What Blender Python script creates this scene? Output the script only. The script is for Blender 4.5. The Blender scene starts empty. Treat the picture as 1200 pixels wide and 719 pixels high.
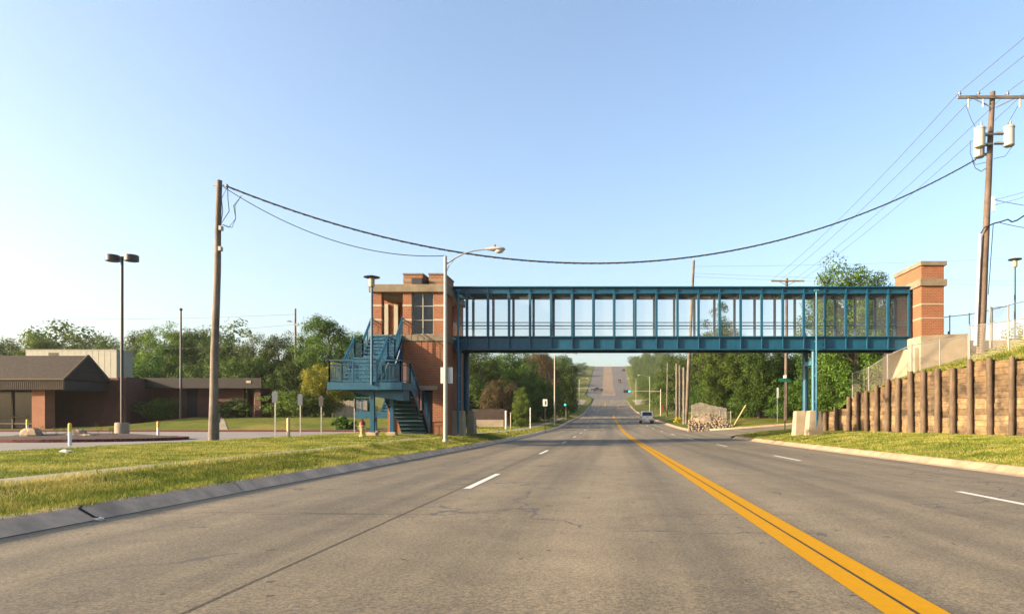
import bpy, math, random
import numpy as np
from mathutils import Vector

random.seed(7)
scn = bpy.context.scene
COL = scn.collection
HAZE = .00013
F, CX, CY = 800.0, 710.0, 490.0          # lens of the photograph: used to turn measured sizes into metres


def at(px, py, Y):
    return Vector(((px - CX) * Y / F, Y, (CY - py) * Y / F))


# ------------------------------------------------------------------ materials
MATS = {}
K = .68


def kk(*cs):
    return [tuple(x * K for x in c) for c in cs]


def nodes(name):
    m = bpy.data.materials.new(name)
    m.use_nodes = True
    nt = m.node_tree
    b = nt.nodes['Principled BSDF']
    return m, nt, b


def N(nt, typ, **kw):
    n = nt.nodes.new(typ)
    for k, v in kw.items():
        if k in n.inputs.keys():
            n.inputs[k].default_value = v
        else:
            setattr(n, k, v)
    return n


def ramp(nt, src, stops):
    r = nt.nodes.new('ShaderNodeValToRGB')
    e = r.color_ramp.elements
    while len(e) < len(stops):
        e.new(0.5)
    for i, (p, c) in enumerate(stops):
        e[i].position = p
        e[i].color = (*c, 1) if len(c) == 3 else c
    nt.links.new(src, r.inputs[0])
    return r.outputs[0]


def objco(nt, scale=(1, 1, 1)):
    t = nt.nodes.new('ShaderNodeTexCoord')
    mp = nt.nodes.new('ShaderNodeMapping')
    mp.inputs['Scale'].default_value = scale
    nt.links.new(t.outputs['Object'], mp.inputs[0])
    return mp.outputs[0]


def noise(nt, vec, scale, detail=4, rough=0.6, dist=0.0):
    n = nt.nodes.new('ShaderNodeTexNoise')
    n.inputs['Scale'].default_value = scale
    n.inputs['Detail'].default_value = detail
    n.inputs['Roughness'].default_value = rough
    n.inputs['Distortion'].default_value = dist
    nt.links.new(vec, n.inputs['Vector'])
    return n.outputs[0]


def mix(nt, a, b, fac, blend='MIX'):
    m = nt.nodes.new('ShaderNodeMix')
    m.data_type = 'RGBA'
    m.blend_type = blend
    for sock, v in ((m.inputs[0], fac), (m.inputs[6], a), (m.inputs[7], b)):
        if hasattr(v, 'links'):
            nt.links.new(v, sock)
        elif isinstance(v, (int, float)):
            sock.default_value = v
        else:
            sock.default_value = (*v, 1)
    return m.outputs[2]


def math_(nt, op, a, b=None, c=None):
    m = nt.nodes.new('ShaderNodeMath')
    m.operation = op
    for i, v in enumerate((a, b, c)):
        if v is None:
            continue
        if hasattr(v, 'links'):
            nt.links.new(v, m.inputs[i])
        else:
            m.inputs[i].default_value = v
    return m.outputs[0]


def bump(nt, b, h, strength=0.3, dist=0.02):
    n = nt.nodes.new('ShaderNodeBump')
    n.inputs['Strength'].default_value = strength
    n.inputs['Distance'].default_value = dist
    nt.links.new(h, n.inputs['Height'])
    nt.links.new(n.outputs[0], b.inputs['Normal'])


def plain(name, c, rough=0.6, metal=0.0, var=0.18, scale=2.5, bmp=0.0, spec=0.4):
    """a surface colour with uneven wear"""
    c, = kk(c)
    m, nt, b = nodes(name)
    co = objco(nt)
    n1 = noise(nt, co, scale, 5, 0.65)
    lo = tuple(x * (1 - var) for x in c)
    hi = tuple(min(1, x * (1 + var)) for x in c)
    col = ramp(nt, n1, [(0.3, lo), (0.7, hi)])
    nt.links.new(col, b.inputs['Base Color'])
    b.inputs['Roughness'].default_value = rough
    b.inputs['Metallic'].default_value = metal
    b.inputs['Specular IOR Level'].default_value = spec
    if bmp:
        bump(nt, b, noise(nt, co, scale * 12, 4), bmp, 0.01)
    MATS[name] = m
    return m


def brick_mat(name, c1, c2, mortar, scale=1.0):
    c1, c2, mortar = kk(c1, c2, mortar)
    m, nt, b = nodes(name)
    t = nt.nodes.new('ShaderNodeTexCoord')
    s = nt.nodes.new('ShaderNodeSeparateXYZ')
    nt.links.new(t.outputs['Object'], s.inputs[0])
    u = math_(nt, 'ADD', s.outputs[0], s.outputs[1])
    cb = nt.nodes.new('ShaderNodeCombineXYZ')
    nt.links.new(u, cb.inputs[0])
    nt.links.new(s.outputs[2], cb.inputs[1])
    br = nt.nodes.new('ShaderNodeTexBrick')
    nt.links.new(cb.outputs[0], br.inputs['Vector'])
    br.inputs['Color1'].default_value = (*c1, 1)
    br.inputs['Color2'].default_value = (*c2, 1)
    br.inputs['Mortar'].default_value = (*mortar, 1)
    br.inputs['Scale'].default_value = scale
    br.inputs['Brick Width'].default_value = 0.22
    br.inputs['Row Height'].default_value = 0.085
    br.inputs['Mortar Size'].default_value = 0.011
    n1 = noise(nt, t.outputs['Object'], 0.9, 5)
    col = mix(nt, br.outputs[0], ramp(nt, n1, [(0.3, (0.72, 0.7, 0.68)), (0.7, (1.1, 1.08, 1.05))]), 0.6, 'MULTIPLY')
    nt.links.new(col, b.inputs['Base Color'])
    b.inputs['Roughness'].default_value = 0.88
    bump(nt, b, math_(nt, 'SUBTRACT', 1.0, br.outputs[1]), 0.5, 0.008)
    MATS[name] = m
    return m


def wood_mat(name, c, dark, vertical=True, rough=0.85, wear=None):
    c, dark = kk(c, dark)
    m, nt, b = nodes(name)
    co = objco(nt, (9, 9, 0.7) if vertical else (0.7, 0.7, 9))
    co2 = objco(nt)
    n1 = noise(nt, co, 3.0, 5, 0.7)
    n2 = noise(nt, co2, 1.6, 5, 0.65)
    col = ramp(nt, n1, [(0.28, dark), (0.68, c)])
    col = mix(nt, col, ramp(nt, n2, [(0.35, (0.5, 0.45, 0.4)), (0.62, (1.15, 1.12, 1.1))]), 0.75, 'MULTIPLY')
    nt.links.new(col, b.inputs['Base Color'])
    b.inputs['Roughness'].default_value = rough
    bump(nt, b, n1, 0.4, 0.01)
    MATS[name] = m
    return m


def leaf_mat(name, c, c2, trans=0.3):
    c, c2 = kk(c, c2)
    m, nt, b = nodes(name)
    oi = nt.nodes.new('ShaderNodeObjectInfo')
    co = objco(nt)
    n1 = noise(nt, co, 3.2, 3, 0.6)
    geo = nt.nodes.new('ShaderNodeNewGeometry')
    n2 = math_(nt, 'ADD', math_(nt, 'MULTIPLY', n1, 0.6), math_(nt, 'MULTIPLY', geo.outputs['Random Per Island'], 0.4))
    col = ramp(nt, n2, [(0.3, c), (0.68, c2)])
    v = math_(nt, 'MULTIPLY_ADD', oi.outputs['Random'], 0.6, 0.72)
    hs = nt.nodes.new('ShaderNodeHueSaturation')
    nt.links.new(col, hs.inputs['Color'])
    nt.links.new(v, hs.inputs['Value'])
    nt.links.new(math_(nt, 'MULTIPLY_ADD', oi.outputs['Random'], 0.03, 0.485), hs.inputs['Hue'])
    nt.links.new(hs.outputs[0], b.inputs['Base Color'])
    b.inputs['Roughness'].default_value = 0.7
    b.inputs['Specular IOR Level'].default_value = 0.25
    tr = nt.nodes.new('ShaderNodeBsdfTranslucent')
    nt.links.new(hs.outputs[0], tr.inputs[0])
    mx = nt.nodes.new('ShaderNodeMixShader')
    mx.inputs[0].default_value = trans
    nt.links.new(b.outputs[0], mx.inputs[1])
    nt.links.new(tr.outputs[0], mx.inputs[2])
    nt.links.new(mx.outputs[0], nt.nodes['Material Output'].inputs[0])
    MATS[name] = m
    return m


def screen_mat(name, c, opacity, pitch=None, metal=0.0):
    """woven wire: solid where the wires are, open between them"""
    m, nt, b = nodes(name)
    b.inputs['Base Color'].default_value = (*c, 1)
    b.inputs['Roughness'].default_value = 0.5
    b.inputs['Metallic'].default_value = metal
    tr = nt.nodes.new('ShaderNodeBsdfTransparent')
    mx = nt.nodes.new('ShaderNodeMixShader')
    if pitch:
        t = nt.nodes.new('ShaderNodeTexCoord')
        s = nt.nodes.new('ShaderNodeSeparateXYZ')
        nt.links.new(t.outputs['Object'], s.inputs[0])
        u = math_(nt, 'ADD', s.outputs[0], s.outputs[1])
        z = s.outputs[2]
        a = math_(nt, 'FRACT', math_(nt, 'DIVIDE', math_(nt, 'ADD', u, z), pitch))
        c_ = math_(nt, 'FRACT', math_(nt, 'DIVIDE', math_(nt, 'SUBTRACT', u, z), pitch))
        w = opacity / 2
        fac = math_(nt, 'MAXIMUM', math_(nt, 'LESS_THAN', a, w), math_(nt, 'LESS_THAN', c_, w))
        nt.links.new(fac, mx.inputs[0])
    else:
        mx.inputs[0].default_value = opacity
    nt.links.new(tr.outputs[0], mx.inputs[1])
    nt.links.new(b.outputs[0], mx.inputs[2])
    nt.links.new(mx.outputs[0], nt.nodes['Material Output'].inputs[0])
    MATS[name] = m
    return m


def road_mat(name, base, warm, joints=True):
    base, warm = kk(base, warm)
    m, nt, b = nodes(name)
    t = nt.nodes.new('ShaderNodeTexCoord')
    co = t.outputs['Object']
    s = nt.nodes.new('ShaderNodeSeparateXYZ')
    nt.links.new(co, s.inputs[0])
    big = noise(nt, co, 0.35, 5, 0.6)
    streak = noise(nt, objco(nt, (1.4, 0.035, 1)), 1.0, 4, 0.55)
    grit = noise(nt, co, 90.0, 2, 0.7)
    grit2 = noise(nt, co, 38.0, 2, 0.6)
    patch = noise(nt, co, 1.7, 6, 0.72)
    col = ramp(nt, big, [(0.3, base), (0.7, warm)])
    col = mix(nt, col, ramp(nt, streak, [(0.32, (0.52, 0.53, 0.55)), (0.66, (1.16, 1.13, 1.09))]), 0.85, 'MULTIPLY')
    col = mix(nt, col, ramp(nt, grit, [(0.32, (0.3, 0.3, 0.3)), (0.64, (1.6, 1.58, 1.52))]), 0.6, 'MULTIPLY')
    col = mix(nt, col, ramp(nt, grit2, [(0.34, (0.5, 0.5, 0.52)), (0.5, (1, 1, 1)), (0.66, (1.5, 1.46, 1.4))]), 0.62, 'MULTIPLY')
    col = mix(nt, col, ramp(nt, patch, [(0.36, (0.8, 0.79, 0.78)), (0.6, (1.1, 1.09, 1.06))]), 0.7, 'MULTIPLY')
    # dark oil drips and tar spots
    sp = noise(nt, co, 5.5, 2, 0.5)
    spot = ramp(nt, sp, [(0.72, (1, 1, 1)), (0.74, (0.2, 0.19, 0.18))])
    col = mix(nt, col, spot, 0.8, 'MULTIPLY')
    if joints:
        wob = noise(nt, co, 0.8, 3)
        yy = math_(nt, 'ADD', s.outputs[1], math_(nt, 'MULTIPLY', wob, 0.25))
        fr = math_(nt, 'FRACT', math_(nt, 'DIVIDE', math_(nt, 'ADD', yy, 4.1), 6.1))
        ln = math_(nt, 'LESS_THAN', fr, 0.006)
        brk = math_(nt, 'GREATER_THAN', noise(nt, objco(nt, (0.35, 0.16, 1)), 1.0, 2), 0.5)
        ln = math_(nt, 'MULTIPLY', ln, brk)
        col = mix(nt, col, (0.05, 0.045, 0.04), math_(nt, 'MULTIPLY', ln, 0.8))
        # hairline cracks that wander
        vo = nt.nodes.new('ShaderNodeTexVoronoi')
        vo.feature = 'DISTANCE_TO_EDGE'
        vo.inputs['Scale'].default_value = 0.23
        dn = nt.nodes.new('ShaderNodeVectorMath')
        dn.operation = 'ADD'
        nt.links.new(co, dn.inputs[0])
        nz = nt.nodes.new('ShaderNodeTexNoise')
        nz.inputs['Scale'].default_value = 1.3
        nz.inputs['Detail'].default_value = 5
        nt.links.new(co, nz.inputs['Vector'])
        nt.links.new(nz.outputs[1], dn.inputs[1])
        nt.links.new(dn.outputs[0], vo.inputs['Vector'])
        cr = math_(nt, 'MULTIPLY', math_(nt, 'LESS_THAN', vo.outputs[0], 0.005),
                   math_(nt, 'GREATER_THAN', noise(nt, co, 0.21, 2), 0.48))
        col = mix(nt, col, (0.06, 0.055, 0.05), math_(nt, 'MULTIPLY', cr, 0.85))
    nt.links.new(col, b.inputs['Base Color'])
    b.inputs['Roughness'].default_value = 0.82
    b.inputs['Specular IOR Level'].default_value = 0.3
    bump(nt, b, grit, 0.35, 0.006)
    MATS[name] = m
    return m


def paint_mat(name, c, under, worn=0.45):
    c, under = kk(c, under)
    m, nt, b = nodes(name)
    co = objco(nt)
    n1 = noise(nt, co, 14, 6, 0.75)
    n2 = noise(nt, co, 60, 3, 0.7)
    a = math_(nt, 'ADD', math_(nt, 'MULTIPLY', n1, 0.6), math_(nt, 'MULTIPLY', n2, 0.4))
    col = ramp(nt, a, [(worn - 0.12, under), (worn, tuple(x * 0.85 for x in c)), (0.7, c)])
    nt.links.new(col, b.inputs['Base Color'])
    b.inputs['Roughness'].default_value = 0.8
    b.inputs['Specular IOR Level'].default_value = .12
    MATS[name] = m
    return m


def grass_mat(name, a, b_, dry):
    a, b_, dry = kk(a, b_, dry)
    m, nt, b = nodes(name)
    co = objco(nt)
    n1 = noise(nt, co, 0.45, 6, 0.65)
    n2 = noise(nt, co, 6.0, 4, 0.7)
    n3 = noise(nt, co, 0.16, 4, 0.6)
    col = ramp(nt, n1, [(0.32, a), (0.66, b_)])
    col = mix(nt, col, dry, ramp(nt, n3, [(0.48, (0, 0, 0)), (0.66, (0.75, 0.75, 0.75))]))
    col = mix(nt, col, ramp(nt, n2, [(0.3, (0.55, 0.55, 0.55)), (0.7, (1.25, 1.25, 1.25))]), 0.7, 'MULTIPLY')
    nt.links.new(col, b.inputs['Base Color'])
    b.inputs['Roughness'].default_value = 0.95
    b.inputs['Specular IOR Level'].default_value = 0.1
    bump(nt, b, n2, 0.8, 0.05)
    MATS[name] = m
    return m


BLUE = plain('blue_steel_paint', (0.007, 0.088, 0.160), 0.42, 0, 0.16, 1.3)
_nt = BLUE.node_tree
_b = _nt.nodes['Principled BSDF']
_src = _b.inputs['Base Color'].links[0].from_socket
_run = noise(_nt, objco(_nt, (5, 5, .5)), 1.5, 5, .7)
_col = mix(_nt, _src, ramp(_nt, _run, [(.3, (.62, .66, .7)), (.7, (1.25, 1.2, 1.15))]), .8, 'MULTIPLY')
_rs = noise(_nt, objco(_nt), 3.1, 6, .75)
_col = mix(_nt, _col, (.10, .05, .03), ramp(_nt, _rs, [(.67, (0, 0, 0)), (.74, (.7, .7, .7))]))
_nt.links.new(_col, _b.inputs['Base Color'])
BLUED = plain('shade_darkened_blue_paint', (0.006, 0.05, 0.085), 0.6, 0, 0.3, 1.5)  # same blue steel, darkened to paint shade onto the lower flight
BLUEL = plain('pale_blue_pipe_sunlit_tread_paint', (0.045, 0.19, 0.29), 0.45, 0, 0.14, 1.5)  # pipe colour; on the upper treads its paleness paints in sunlit edges
RUST = plain('rusty_steel', (0.13, 0.045, 0.03), 0.8)
BRICK = brick_mat('orange_brick', (0.36, 0.098, 0.03), (0.27, 0.07, 0.024), (0.34, 0.21, 0.12))
BRICKD = brick_mat('dark_red_brick', (0.13, 0.036, 0.02), (0.10, 0.028, 0.017), (0.13, 0.075, 0.05))
CONC = plain('weathered_concrete', (0.33, 0.27, 0.19), 0.9, 0, 0.25, 1.2, 0.3)
CONCD = plain('stained_concrete', (0.24, 0.19, 0.125), 0.9, 0, 0.3, 1.5, 0.3)
CONCW = plain('pale_concrete', (0.40, 0.31, 0.205), 0.9, 0, 0.22, 1.0, 0.3)
KERB = plain('kerb_concrete', (0.42, 0.285, 0.175), 0.92, 0, 0.3, 2.2, 0.4)
KERBL = plain('stained_kerb_shade_lightened', (0.64, 0.45, 0.30), 0.95, 0, 0.4, 1.6, 0.5)  # mottled stains; base lightened and warmed to offset the kerb's shade
WALK = plain('sidewalk_concrete', (0.29, 0.235, 0.165), 0.92, 0, 0.2, 1.4, 0.3)
LOT = plain('pale_lot_asphalt', (0.22, 0.20, 0.18), 0.9, 0, 0.18, 0.6, 0.3)
ROAD = road_mat('worn_road_concrete', (0.19, 0.161, 0.114), (0.238, 0.2, 0.14))
ROADF = road_mat('far_road_asphalt', (0.13, 0.12, 0.11), (0.17, 0.155, 0.14), False)
ROADC = road_mat('tan_centre_lane', (0.26, 0.19, 0.12), (0.30, 0.22, 0.14), False)
WHITEP = paint_mat('white_road_paint', (0.78, 0.76, 0.70), (0.24, 0.2, 0.15), 0.42)
YELP = paint_mat('yellow_road_paint', (0.60, 0.30, 0.0), (0.30, 0.17, 0.02), 0.43)
REDP = paint_mat('red_kerb_paint', (0.11, 0.02, 0.024), (0.24, 0.165, 0.11), 0.50)
JOINT = plain('dark_joint_filler', (0.03, 0.026, 0.024), 0.9)
JOINTB = plain('worn_joint_line', (0.035, 0.028, 0.022), 0.9, 0, 0.5, 6)
GRASS = grass_mat('lawn', (0.075, 0.105, 0.013), (0.16, 0.17, 0.022), (0.28, 0.22, 0.055))
GRASSB = leaf_mat('grass_blades', (0.10, 0.125, 0.016), (0.23, 0.225, 0.04), 0.35)
_nt = GRASSB.node_tree
_hs = [n for n in _nt.nodes if n.type == 'HUE_SAT'][0]
_co = objco(_nt)
_d1 = noise(_nt, _co, .9, 5, .65)
_geo = nt_geo = _nt.nodes.new('ShaderNodeNewGeometry')
_a = math_(_nt, 'ADD', math_(_nt, 'MULTIPLY', _d1, .75), math_(_nt, 'MULTIPLY', _geo.outputs['Random Per Island'], .25))
_c = ramp(_nt, _a, [(.32, (.03, .055, .004)), (.42, (.09, .125, .007)), (.52, (.18, .185, .025)), (.64, (.33, .27, .08))])
_nt.links.new(_c, _hs.inputs['Color'])
POLEW = wood_mat('grey_pole_wood', (0.25, 0.205, 0.16), (0.13, 0.105, 0.08))
POLEB = wood_mat('brown_pole_wood', (0.20, 0.14, 0.10), (0.09, 0.063, 0.046))
def plank_mat(name):
    m, nt, b = nodes(name)
    co = objco(nt)
    geo = nt.nodes.new('ShaderNodeNewGeometry')
    grain = noise(nt, objco(nt, (1.2, 1.2, 14)), 2.0, 5, .7)
    blot = noise(nt, co, 1.3, 6, .72)
    knot = noise(nt, co, 7.0, 3, .6)
    t = math_(nt, 'ADD', math_(nt, 'MULTIPLY', grain, .5), math_(nt, 'MULTIPLY', geo.outputs['Random Per Island'], .35))
    col = ramp(nt, t, [(.2, (.065, .040, .020)), (.45, (.15, .096, .044)), (.7, (.215, .15, .08))])
    col = mix(nt, col, ramp(nt, blot, [(.38, (.22, .2, .2)), (.5, (.75, .72, .7)), (.62, (1.25, 1.2, 1.1))]), .9, 'MULTIPLY')
    col = mix(nt, col, ramp(nt, knot, [(.3, (.4, .38, .36)), (.5, (1, 1, 1))]), .6, 'MULTIPLY')
    nt.links.new(col, b.inputs['Base Color'])
    b.inputs['Roughness'].default_value = .9
    bump(nt, b, grain, .5, .012)
    return m


POSTW = wood_mat('retaining_post_wood', (0.19, 0.128, 0.075), (0.075, 0.048, 0.028))
PLANKW = wood_mat('retaining_plank_wood', (0.33, 0.185, 0.07), (0.10, 0.052, 0.022), False)
PLANKM = plank_mat('stained_planks')
FENCEW = wood_mat('grey_fence_wood', (0.50, 0.44, 0.36), (0.30, 0.26, 0.21))
FENCEB = wood_mat('brown_fence_wood', (0.09, 0.055, 0.038), (0.045, 0.028, 0.02))
SHINGLE = plain('brown_shingles', (0.034, 0.023, 0.016), 0.95, 0, 0.55, 5.0, 0.5)
FASCIA = plain('brown_fascia', (0.10, 0.07, 0.042), 0.8, 0, 0.2)
FASCIAD = plain('dark_brown_fascia', (0.035, 0.028, 0.024), 0.85, 0, 0.2)
CREAM = plain('cream_metal', (0.46, 0.40, 0.29), 0.6, 0, 0.1)
PANELG = plain('pale_grey_metal_cladding', (0.36, 0.34, 0.27), 0.6, 0, 0.1)
GALV = plain('galvanised_steel', (0.40, 0.385, 0.35), 0.42, 0.5, 0.12)
GALVD = plain('dull_galvanised_steel', (0.36, 0.36, 0.34), 0.5, 0.3, 0.15)
ALUM = plain('cream_painted_pole', (0.46, 0.40, 0.32), 0.55, 0, 0.1)
SIGNB = plain('bare_aluminium_sign', (0.66, 0.66, 0.63), 0.45, 0.3, 0.08)
SIGND = plain('weathered_sign_back', (0.085, 0.105, 0.13), 0.5, 0.1, 0.12)
WHITE = plain('white_paint', (0.78, 0.76, 0.72), 0.5, 0, 0.06)
BLACK = plain('black_paint', (0.02, 0.02, 0.022), 0.5, 0, 0.2)
BRONZE = plain('dark_bronze_metal', (0.045, 0.035, 0.035), 0.45, 0, 0.15)
WIRE = plain('black_cable_jacket', (0.028, 0.028, 0.03), 0.6)
WIREG = plain('grey_conductor', (0.17, 0.18, 0.19), 0.5, 0.3)
YELLOW = plain('yellow_post_paint', (0.72, 0.42, 0.02), 0.6, 0, 0.1)
YELLOWP = plain('faded_yellow_paint', (0.55, 0.44, 0.20), 0.6, 0, 0.12)
RED = plain('dull_red_paint', (0.28, 0.03, 0.022), 0.55, 0, 0.2)
HYDR = plain('cream_yellow_paint', (0.58, 0.43, 0.17), 0.6, 0, 0.15)
GREEN = plain('green_sign_face', (0.015, 0.14, 0.075), 0.5, 0, 0.08)
BOXG = plain('grey_green_meter_box', (0.16, 0.22, 0.17), 0.6)
PORC = plain('glazed_grey_tank_paint', (0.48, 0.46, 0.40), 0.35, 0, 0.06)
ROCK = plain('tan_boulder', (0.36, 0.26, 0.17), 0.95, 0, 0.35, 3.5, 0.8)
LIME = plain('limestone_rubble', (0.24, 0.18, 0.115), 0.95, 0, 0.3, 3.0, 0.6)
MULCH = plain('brown_mulch', (0.065, 0.036, 0.024), 1.0, 0, 0.6, 14.0, 0.9)
TYRE = plain('tyre_rubber', (0.022, 0.022, 0.022), 0.85)
SILVER = plain('silver_car_paint', (0.62, 0.61, 0.58), 0.3, 0.3, 0.04)
MAROON = plain('maroon_car_paint', (0.10, 0.018, 0.018), 0.3, 0.2, 0.05)
CARBLK = plain('black_car_paint', (0.012, 0.012, 0.014), 0.5, 0, 0.05, spec=.2)
GLASS = plain('dark_window_glass', (0.012, 0.015, 0.016), 0.12, 0, 0.2, 0.7, spec=0.45)
TRUNK = wood_mat('bark', (0.13, 0.10, 0.075), (0.06, 0.045, 0.032))
LEAF_D = leaf_mat('dark_green_leaves', (0.022, 0.053, 0.005), (0.095, 0.168, 0.013))
LEAF_M = leaf_mat('mid_green_leaves', (0.034, 0.072, 0.006), (0.125, 0.195, 0.016))
LEAF_L = leaf_mat('bright_green_leaves', (0.065, 0.12, 0.01), (0.19, 0.27, 0.024))
LEAF_Y = leaf_mat('yellow_green_leaves', (0.15, 0.16, 0.012), (0.33, 0.30, 0.025))
LEAF_B = leaf_mat('brownish_leaves', (0.075, 0.055, 0.02), (0.15, 0.11, 0.04))
LEAF_F = leaf_mat('yellow_flowers', (0.5, 0.36, 0.01), (0.72, 0.55, 0.02))
SCREEN = screen_mat('fine_mesh_screen', (0.40, 0.42, 0.43), 0.055)
RAILSCR = screen_mat('railing_mesh', (0.02, 0.10, 0.15), 0.16, 0.05)
CHAIN = screen_mat('chain_link', (0.30, 0.26, 0.2), 0.16, 0.07, 0.2)


def emit(name, c, s):
    m, nt, b = nodes(name)
    b.inputs['Base Color'].default_value = (*c, 1)
    b.inputs['Emission Color'].default_value = (*c, 1)
    b.inputs['Emission Strength'].default_value = s
    return m


LAMPG = emit('lit_green_signal', (0.05, 0.9, 0.55), 1.2)
TAIL = plain('red_lamp_lens', (0.3, 0.01, 0.01), 0.3)
LENS = plain('pale_lamp_lens', (0.55, 0.55, 0.5), 0.3)

# ------------------------------------------------------------------ objects and meshes
ORIGIN = {}


def tag(o, label=None, cat=None, group=None, kind=None):
    if label:
        o['label'] = label
    if cat:
        o['category'] = cat
    if group:
        o['group'] = group
    if kind:
        o['kind'] = kind
    return o


def thing(name, label, cat, loc, group=None):
    o = bpy.data.objects.new(name, None)
    o.empty_display_size = 0.2
    COL.objects.link(o)
    o.location = loc
    ORIGIN[o.name] = Vector(loc)
    return tag(o, label, cat, group)


def link_mesh(name, me, mat, parent=None, base=None):
    o = bpy.data.objects.new(name, me)
    if mat is not None and not me.materials:
        me.materials.append(mat)
    COL.objects.link(o)
    if parent is not None:
        o.parent = parent
        ORIGIN[o.name] = ORIGIN[parent.name]
    else:
        b = Vector(base) if base is not None else Vector((0, 0, 0))
        o.location = b
        ORIGIN[o.name] = b
    return o


class MB:
    def __init__(self):
        self.v, self.f = [], []

    def add(self, vs, fs):
        n = len(self.v)
        self.v += [tuple(x) for x in vs]
        self.f += [tuple(i + n for i in f) for f in fs]
        return self

    def box(self, x0, x1, y0, y1, z0, z1):
        x0, x1 = sorted((x0, x1)); y0, y1 = sorted((y0, y1)); z0, z1 = sorted((z0, z1))
        vs = [(x0, y0, z0), (x1, y0, z0), (x1, y1, z0), (x0, y1, z0), (x0, y0, z1), (x1, y0, z1), (x1, y1, z1), (x0, y1, z1)]
        return self.add(vs, [(0, 3, 2, 1), (4, 5, 6, 7), (0, 1, 5, 4), (1, 2, 6, 5), (2, 3, 7, 6), (3, 0, 4, 7)])

    def hexa(self, b, t):
        return self.add(list(b) + list(t), [(0, 3, 2, 1), (4, 5, 6, 7), (0, 1, 5, 4), (1, 2, 6, 5), (2, 3, 7, 6), (3, 0, 4, 7)])

    def prism(self, poly, d):
        """poly: list of 3D points; extruded by vector d"""
        n = len(poly)
        d = Vector(d)
        a = [Vector(p) for p in poly]
        vs = a + [p + d for p in a]
        fs = [tuple(range(n))[::-1], tuple(range(n, 2 * n))]
        fs += [(i, (i + 1) % n, n + (i + 1) % n, n + i) for i in range(n)]
        return self.add(vs, fs)

    def tube(self, p0, p1, r0, r1=None, n=10):
        return self.path([p0, p1], [r0, r0 if r1 is None else r1], n)

    def path(self, pts, r, n=6):
        pts = [Vector(p) for p in pts]
        rs = r if isinstance(r, (list, tuple)) else [r] * len(pts)
        vs, fs = [], []
        for i, p in enumerate(pts):
            d = (pts[min(i + 1, len(pts) - 1)] - pts[max(i - 1, 0)]).normalized()
            up = Vector((0, 0, 1)) if abs(d.z) < 0.95 else Vector((1, 0, 0))
            a = d.cross(up).normalized()
            b = a.cross(d).normalized()
            for k in range(n):
                t = 2 * math.pi * k / n
                vs.append(p + a * math.cos(t) * rs[i] + b * math.sin(t) * rs[i])
        for i in range(len(pts) - 1):
            for k in range(n):
                k2 = (k + 1) % n
                fs.append((i * n + k, i * n + k2, (i + 1) * n + k2, (i + 1) * n + k))
        fs.append(tuple(range(n))[::-1])
        m = (len(pts) - 1) * n
        fs.append(tuple(range(m, m + n)))
        return self.add(vs, fs)

    def bar(self, p0, p1, w, h):
        """rectangular bar between two points, w across, h in the upward sense"""
        p0, p1 = Vector(p0), Vector(p1)
        d = (p1 - p0).normalized()
        up = Vector((0, 0, 1)) if abs(d.z) < 0.95 else Vector((0, 1, 0))
        a = d.cross(up).normalized() * w / 2
        b = a.cross(d).normalized() * h / 2
        q = [-a - b, a - b, a + b, -a + b]
        return self.hexa([p0 + x for x in q], [p1 + x for x in q])

    def lathe(self, c, prof, n=16):
        c = Vector(c)
        vs, fs = [], []
        for r, z in prof:
            for k in range(n):
                t = 2 * math.pi * k / n
                vs.append(c + Vector((r * math.cos(t), r * math.sin(t), z)))
        for i in range(len(prof) - 1):
            for k in range(n):
                k2 = (k + 1) % n
                fs.append((i * n + k, i * n + k2, (i + 1) * n + k2, (i + 1) * n + k))
        fs.append(tuple(range(n))[::-1])
        m = (len(prof) - 1) * n
        fs.append(tuple(range(m, m + n)))
        return self.add(vs, fs)

    def blob(self, c, rx, ry, rz, rough=0.25, seed=0, n=10, m=7):
        rnd = random.Random(seed)
        c = Vector(c)
        vs, fs = [], []
        for i in range(m + 1):
            ph = math.pi * i / m
            for k in range(n):
                t = 2 * math.pi * k / n
                j = 1 + rough * (rnd.random() - 0.5) * 2
                vs.append(c + Vector((rx * math.sin(ph) * math.cos(t) * j, ry * math.sin(ph) * math.sin(t) * j, rz * math.cos(ph) * j)))
        for i in range(m):
            for k in range(n):
                k2 = (k + 1) % n
                fs.append((i * n + k, (i + 1) * n + k, (i + 1) * n + k2, i * n + k2))
        return self.add(vs, fs)

    def build(self, name, mat, parent=None, base=None, bevel=0.0, smooth=False):
        me = bpy.data.meshes.new(name)
        off = ORIGIN[parent.name] if parent is not None else (Vector(base) if base is not None else Vector((0, 0, 0)))
        ox, oy, oz = off
        me.from_pydata([(x - ox, y - oy, z - oz) for x, y, z in self.v], [], self.f)
        me.update()
        if smooth:
            me.polygons.foreach_set('use_smooth', [True] * len(me.polygons))
            me.set_sharp_from_angle(angle=math.radians(40))
        o = link_mesh(name, me, mat, parent, base)
        if bevel:
            md = o.modifiers.new('Bevel', 'BEVEL')
            md.width = bevel
            md.segments = 2
            md.limit_method = 'ANGLE'
        return o


def np_mesh(name, verts, quads):
    me = bpy.data.meshes.new(name)
    nv, nf, k = len(verts), len(quads), quads.shape[1]
    me.vertices.add(nv)
    me.vertices.foreach_set('co', np.ascontiguousarray(verts, dtype=np.float32).ravel())
    me.loops.add(nf * k)
    me.loops.foreach_set('vertex_index', np.ascontiguousarray(quads, dtype=np.int32).ravel())
    me.polygons.add(nf)
    me.polygons.foreach_set('loop_start', np.arange(0, nf * k, k, dtype=np.int32))
    me.update(calc_edges=True)
    return me


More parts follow.
